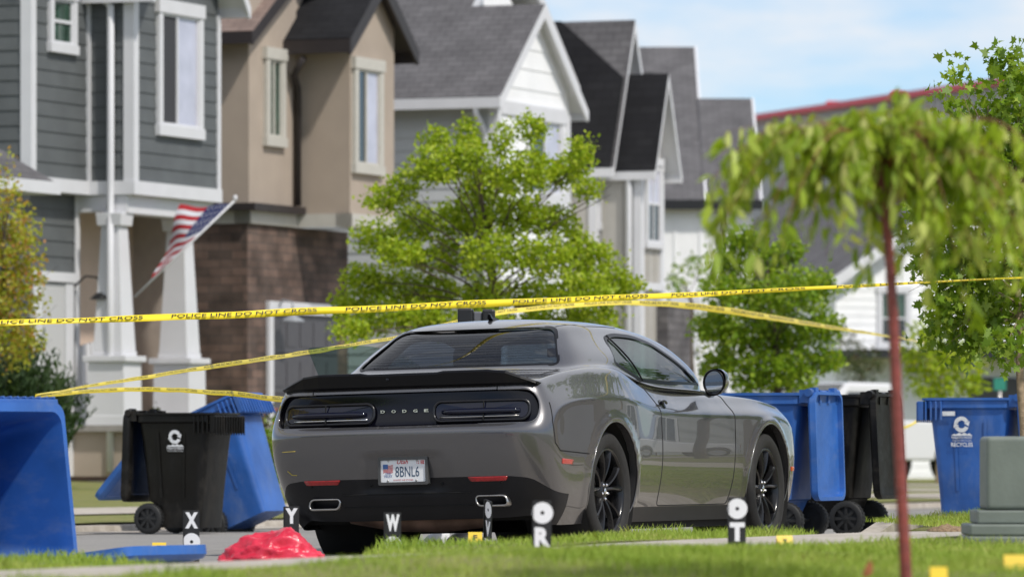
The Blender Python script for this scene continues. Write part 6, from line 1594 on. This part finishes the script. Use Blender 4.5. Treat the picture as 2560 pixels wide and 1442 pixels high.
bush('pale flowering shrub against the base of the second porch column', 392, 70.5, .18, 1.0, LF_SHR, flowers=FLW, n=500)
bush('dark green shrub right of the leaning blue bin', 700, 72, .42, .85, LF_GRN, flowers=FLW)
bush('red leaved low shrub beside the stucco house drive', 590, 76, .3, .75, LF_RED)
# weeping tree close to the camera: every strand hangs
DC = 19.3; sc = F_PX/DC; zg = .15
wt = thing('weeping_tree', 'young weeping tree with slim red brown trunk close to the camera', 'tree', (PX(2268, 0, DC).x, DC, zg))
base = np.array(wt.location)
mb = MB(); tp = [(2268,1500),(2262,1380),(2252,1200),(2242,1000),(2236,850),(2228,700),(2218,580),(2206,470),(2196,390)]
tr_ = [Vector(PX(u, v, DC)) - Vector(base) for u, v in tp]; tr_[0].z = -.06
mb.tube(tr_, [.0215,.0208,.0198,.0192,.0186,.0174,.0160,.014,.009], 10)
for k in range(26):   # lenticel rings
    f = rng.uniform(.5, 6.4); i = int(f); c = tr_[i].lerp(tr_[i+1], f - i); mb.lathe([(-.003, .018), (0, .0216), (.003, .018)], 10, 'Z', c, 0)
arcs = []
for (u, v, hu, hv, n_) in [(1765,640,1850,350,8),(1775,600,1870,345,9),(1800,560,1930,330,9),(1830,430,1940,330,5),(1860,500,1960,320,8),(1900,680,1960,340,8),(1960,640,2020,330,9),(2020,600,2060,330,9),(2090,600,2110,330,10),(2060,540,2080,310,8),(2150,640,2160,330,10),(2200,660,2195,310,10),(2260,640,2240,300,10),(2310,700,2290,300,10),(2360,640,2330,300,10),(2420,690,2380,320,10),(2470,660,2420,330,9),(2520,690,2470,340,9),(2570,700,2510,350,9),(2440,730,2400,330,8),(2340,720,2310,310,7),(2640,650,2560,380,8),(2330,470,2300,270,8),(2270,400,2260,285,7),(2130,450,2130,310,7),(2400,480,2380,300,8),(2490,500,2450,320,8),(1990,480,2010,320,7),(2580,480,2540,350,6)]:
    for q in range(max(3, int(n_*.62))):
        e = np.array([u + rng.normal()*15, v + rng.normal()*58 - 170*(q % 3)/3]); hgh = np.array([hu + rng.normal()*14, hv + rng.normal()*30])
        d0 = rng.normal()*.17; st_ = tr_[6].lerp(tr_[8], rng.uniform(0, 1))
        h3 = Vector(PX(hgh[0], hgh[1], DC)) - Vector(base) + Vector((0, d0*.7, 0)); e3 = Vector(PX(e[0], e[1], DC)) - Vector(base) + Vector((0, d0, 0))
        path = [st_*(1-f)**2 + (h3*1.0)*2*f*(1-f) + e3*f*f + Vector((0, 0, .13*math.sin(math.pi*f)*(1-f)*1.4)) for f in [k/12 for k in range(13)]]
        arcs.append(path); mb.tube(path, [(.0048 if q == 0 else .0019)*(1 - k/15) for k in range(13)], 4)
mb.build('trunk', BARK_R, wt, recalc=False)
LP, LS = [], []
for path in arcs:
    for q in range(22):
        f = rng.uniform(.2, 1.0)*12; i = min(11, int(f)); p = path[i].lerp(path[i+1], f - i)
        LP.append((p.x + rng.normal()*.009, p.y + rng.normal()*.012, p.z + rng.normal()*.009)); LS.append(rng.uniform(.04, .098))
leaves('crown', LP, LS, BROAD, LF_CH, wt, axis=(0, 0, -1.3), spread=.55, fold=.3)

# ------------------------------------------------------------------ grass blades
GRASS = leaf_mat('lawn_blade', (.22,.35,.045), (.37,.48,.085), (.60,.55,.25), .3, .55, .25, patch=.5)
def blades(name, n, samp, hmin, hmax, wid, label=None):
    Xs, ts = samp(n); z = np.array([near_z(a, b) for a, b in zip(Xs, ts)])
    x = OX + CS*Xs + SN*ts; y = OY - SN*Xs + CS*ts; n = len(x)
    clump = .75 + .5*np.sin(Xs*3.1 + np.sin(ts*2.3)*2)*np.sin(ts*2.7 + Xs) 
    hgt = rng.uniform(hmin, hmax, n)*np.clip(clump, .5, 1.3); ang = rng.uniform(0, 2*np.pi, n); le = rng.uniform(.15, .75, n)*hgt; la = rng.uniform(0, 2*np.pi, n)
    w_ = rng.uniform(.7, 1.3, n)*wid
    P = np.zeros((n, 5, 3)); base = np.stack([x, y, z - .006], 1); sd_ = np.stack([np.cos(ang), np.sin(ang), np.zeros(n)], 1)*w_[:, None]; ld = np.stack([np.cos(la), np.sin(la), np.zeros(n)], 1)*le[:, None]
    up_ = np.array([0, 0, 1.0])[None]*hgt[:, None]
    P[:, 0] = base - sd_; P[:, 1] = base + sd_; P[:, 2] = base + sd_*.75 + up_*.6 + ld*.35; P[:, 3] = base + up_ + ld; P[:, 4] = base - sd_*.75 + up_*.6 + ld*.35
    me = bpy.data.meshes.new(name); me.vertices.add(n*5); me.vertices.foreach_set('co', P.reshape(-1).astype(np.float32)); me.loops.add(n*5); me.loops.foreach_set('vertex_index', np.arange(n*5, dtype=np.int32)); me.polygons.add(n); me.polygons.foreach_set('loop_start', np.arange(0, n*5, 5, dtype=np.int32)); me.update(calc_edges=True); me.validate(); me.materials.append(GRASS)
    return tag(link(name, me), 'short sunlit lawn grass', None, None, 'stuff')
def in_cut(X, t):
    e0, e1, e2, e3 = -10.9 + (3.1 - X)*1.4, -9.4 + (3.2 - X)*2.75, -.42 - (X - 1.3)*1.45, 3.5 - (X - 1.3)*1.2
    return ((t > e0 + .02) & (t < e1 - .02)) | ((t > e2 + .05) & (t < e3 - .05))
def s_strip(n):
    X = rng.uniform(1.47, 3.43, n); t = rng.uniform(-15.5, 14, n); k = ~in_cut(X, t); return X[k], t[k]
def s_near(n):
    y = 1/np.sqrt(rng.uniform(1/27.5**2, 1/18.4**2, n)); x = rng.uniform(-.108, .108, n)*y; X = CS*(x - OX) - SN*(y - OY); t = SN*(x - OX) + CS*(y - OY); k = X > 4.88; return X[k], t[k]
blades('strip_grass', 95000, s_strip, .025, .068, .0021)
blades('front_grass', 110000, s_near, .02, .052, .0018)
def s_far(n): return rng.uniform(-13.5, -8.2, n), rng.uniform(-2, 14, n)
dirt = bpy.data.meshes.new('dirt_patch'); bm = bmesh.new(); bmesh.ops.create_icosphere(bm, subdivisions=3, radius=1)
for v in bm.verts: v.co = Vector((v.co.x*.11, v.co.y*.16, max(0, v.co.z)*.03*(1 + noise.noise(v.co*4)))) 
bm.to_mesh(dirt); bm.free(); dirt.materials.append(layered('dry_thatch', [(.30,.21,.12), (.38,.28,.17), (.2,.13,.08)], .95, [8., 40.], .8, 90., .02))
o = link('dirt_patch', dirt); p = PX(2365, 1336, 31.5); X_, t_ = XT(p.x, p.y); o.location = (p.x, p.y, near_z(X_, t_) + .002); tag(o, kind='stuff'); o['label'] = 'dry thatch heap in the strip grass'
# ================================================================== person crouching on the far side of the coupe
JEAN = pm('blue_denim', (.035,.06,.12), .85, var=.2, vscale=40); JACK = pm('black_jacket', (.015,.015,.017), .8, var=.2); SKIN = pm('skin', (.45,.28,.2), .55); HAIR = pm('dark_hair', (.02,.014,.01), .6); SHOE = pm('white_shoe', (.70,.70,.72), .6, var=.06)
def skin(name, pts, edges, rad, mat, parent, sub=2):
    me = bpy.data.meshes.new(name); me.from_pydata(pts, edges, []); o = link(name, me, parent)
    m = o.modifiers.new('skin', 'SKIN'); sv = me.skin_vertices[0].data if me.skin_vertices else None
    if sv is None:
        return o
    for k, r in enumerate(rad):
        sv[k].radius = (r, r); sv[k].use_root = (k == 0)
    sb = o.modifiers.new('sub', 'SUBSURF'); sb.levels = sb.render_levels = sub
    me.materials.append(mat)
    for p in me.polygons: p.use_smooth = True
    m.use_smooth_shade = True
    return o
def make_person():
    f0 = PX(1060, 1362, 39.5)
    root = thing('person', 'person in blue jeans and white shoes crouching beyond the coupe', 'person', (f0.x, f0.y, -.035), (0, 0, R(25)))
    # joints of a deep crouch, facing +y, metres
    J = {'pelvis':(0,-.02,.34),'spine':(0,.04,.52),'chest':(0,.12,.72),'neck':(0,.19,.86),'head':(0,.23,.98),
         'hipL':(-.10,-.02,.33),'kneeL':(-.15,.36,.47),'ankL':(-.13,.02,.10),'toeL':(-.14,.16,.05),
         'hipR':(.10,-.02,.33),'kneeR':(.15,.36,.47),'ankR':(.13,.02,.10),'toeR':(.14,.16,.05),
         'shL':(-.19,.14,.78),'elL':(-.24,.34,.58),'haL':(-.12,.50,.46),'shR':(.19,.14,.78),'elR':(.24,.34,.58),'haR':(.12,.50,.46)}
    def chain(names_r, edges, name, mat, par, sub=2):
        nm = [n for n, r in names_r]; return skin(name, [J[n] for n in nm], [(nm.index(a), nm.index(b)) for a, b in edges], [r for n, r in names_r], mat, par, sub)
    body = chain([('pelvis',.13),('spine',.125),('chest',.14),('neck',.055),('hipL',.085),('kneeL',.058),('ankL',.04),('toeL',.035),('hipR',.085),('kneeR',.058),('ankR',.04),('toeR',.035),('shL',.06),('elL',.042),('haL',.03),('shR',.06),('elR',.042),('haR',.03)],
        [('pelvis','spine'),('spine','chest'),('chest','neck'),('pelvis','hipL'),('hipL','kneeL'),('kneeL','ankL'),('ankL','toeL'),('pelvis','hipR'),('hipR','kneeR'),('kneeR','ankR'),('ankR','toeR'),('chest','shL'),('shL','elL'),('elL','haL'),('chest','shR'),('shR','elR'),('elR','haR')], 'body', SKIN, root)
    chain([('pelvis',.15),('hipL',.10),('kneeL',.075),('ankL',.058),('hipR',.10),('kneeR',.075),('ankR',.058)], [('pelvis','hipL'),('hipL','kneeL'),('kneeL','ankL'),('pelvis','hipR'),('hipR','kneeR'),('kneeR','ankR')], 'jeans', JEAN, root)
    chain([('spine',.15),('chest',.165),('shL',.075),('elL',.058),('shR',.075),('elR',.058)], [('spine','chest'),('chest','shL'),('shL','elL'),('chest','shR'),('shR','elR')], 'jacket', JACK, root)
    bm = bmesh.new(); bmesh.ops.create_icosphere(bm, subdivisions=3, radius=1)
    for v in bm.verts:
        x, y, z = v.co; y2 = y*.098; z2 = z*.118
        if y > .3 and abs(x) < .25 and abs(z + .05) < .25: y2 += .016*(1 - abs(x)/.25)           # nose
        if y > .4 and .1 < z < .35 and .2 < abs(x) < .5: y2 -= .008                                # eye sockets
        if y > .3 and z < -.45: y2 += .006                                                         # chin
        v.co = Vector((x*.076*(1 - .18*max(0, -z)), y2, z2)) + Vector((0, .235, .985))
    me = bpy.data.meshes.new('head'); bm.to_mesh(me); bm.free(); me.materials.append(SKIN)
    for p in me.polygons: p.use_smooth = True
    hd = link('head', me, body)
    bm = bmesh.new(); bmesh.ops.create_icosphere(bm, subdivisions=3, radius=1)
    bmesh.ops.delete(bm, geom=[v for v in bm.verts if v.co.z < -.1 or (v.co.y > .45 and v.co.z < .45)], context='VERTS')
    for v in bm.verts: v.co = Vector((v.co.x*.084, v.co.y*.106, v.co.z*.128)) + Vector((0, .230, .988))
    me = bpy.data.meshes.new('hair'); bm.to_mesh(me); bm.free(); me.materials.append(HAIR); link('hair', me, root)
    for s in (-1, 1):
        for k in range(4):
            b = Vector((s*.12 - s*.024 + s*.016*k, .515, .455)); skin('finger', [b, b + Vector((0, .035, -.012)), b + Vector((0, .055, -.035)), b + Vector((0, .05, -.055))], [(0,1),(1,2),(2,3)], [.009,.0085,.008,.0065], SKIN, body, 1)
        b = Vector((s*.09, .495, .455)); skin('thumb', [b, b + Vector((-s*.025, .025, -.01)), b + Vector((-s*.03, .05, -.02))], [(0,1),(1,2)], [.011,.010,.008], SKIN, body, 1)
        sm = MB(); c = Vector((s*.135, .07, 0)); secs = []
        for f, w_, h_, zb in ((-.14,.030,.05,.0),(-.125,.040,.105,.0),(-.06,.042,.115,.0),(.02,.046,.085,.0),(.09,.05,.065,.0),(.14,.042,.045,.004),(.158,.02,.02,.01)):
            secs.append([c + Vector((w_*math.cos(a), f, zb + h_*(.5 + .5*math.sin(a)))) for a in [2*math.pi*k/14 for k in range(14)]])
        loft(sm, secs, 0, True, True, True); sm.build('shoe', SHOE, root)
make_person()

# ================================================================== the near side of the street, mirrored in the paintwork
def near_house(label, X0, t0, w, d, hgt, wall, rot=0.0):
    h = Plain('street_house', label, W(X0, t0, 0), -TH + rot)
    mb = MB(); lap(mb, 'S', 0, 0, d, 0, hgt); mb.quad((0, 0, 0), (0, w, 0), (0, w, hgt), (0, 0, hgt)); mb.quad((d, 0, 0), (d, w, 0), (d, w, hgt), (d, 0, hgt)); mb.quad((0, w, 0), (d, w, 0), (d, w, hgt), (0, w, hgt)); mb.add([(0, 0, hgt), (0, w, hgt), (0, w/2, hgt + w*.32)], [[0,1,2]]); mb.add([(d, 0, hgt), (d, w, hgt), (d, w/2, hgt + w*.32)], [[0,1,2]]); h.put(mb, 'wall', wall)
    mb = MB(); slope(mb, (-.4, -.4, hgt - .2), (d + .4, -.4, hgt - .2), (d + .4, w/2, hgt + w*.33), (-.4, w/2, hgt + w*.33)); slope(mb, (d + .4, w + .4, hgt - .2), (-.4, w + .4, hgt - .2), (-.4, w/2, hgt + w*.33), (d + .4, w/2, hgt + w*.33)); h.put(mb, 'roof', SH_GR)
    for a0 in (1.2, 3.4, 5.6):
        mb = MB(); mb.box(-.06, -.01, a0, a0 + .9, hgt - 2.0, hgt - .6); h.put(mb, 'window', PANE_D)
    mb = MB(); mb.box(-.06, -.01, 1.0, 5.6, .05, 2.3); h.put(mb, 'garage_door', WHITE)
    return h
near_house('tan gabled house on the near side ahead, outside the picture to the right', 15, 24, 9, 11, 5.6, STUC)
near_house('pale house on the near side farther ahead, outside the picture to the right', 14, 46, 9, 11, 5.8, SID_GR)
near_house('grey house across the street behind the camera position, outside the picture', -28, -42, 10, 10, 5.8, SID_BL)
sheet('driveway', lin(4.85, 15, 8), lin(23.5, 30, 6), lambda X, t: lawn_z(X, t) + .03, CONC)
sheet('driveway', lin(4.85, 15, 8), lin(6, 10, 6), lambda X, t: lawn_z(X, t) + .03, CONC)
pickup('white pickup on the near driveway ahead of the coupe, outside the picture to the right', W(8.6, 27, .16), R(-21.7 + 180))
def clone(src, label, X, t, rz, sc=1.0):
    c = copy_tree(src); c.location = W(X, t, .1); c.rotation_euler = (0, 0, rz); c.scale = (sc,)*3; c['label'] = label; return c
TR = {o.name: o for o in bpy.data.objects if o.get('category') == 'tree'}
clone(TR['leafy_tree'], 'leafy street tree ahead on the near side, outside the picture to the right', 2.4, 19, 1.0, 1.5)
clone(TR['leafy_tree'], 'tall leafy tree in the near lawn, outside the picture to the right', 7.5, 19.5, 2.4, 1.9)
clone(TR['leafy_tree'], 'tall leafy tree beside the near driveway, outside the picture to the right', 10.5, 38, 4.0, 2.1)
clone(TR['locust_tree'], 'yellow green tree across the street behind the camera position, outside the picture', -11, -22, 2.0, 1.4)
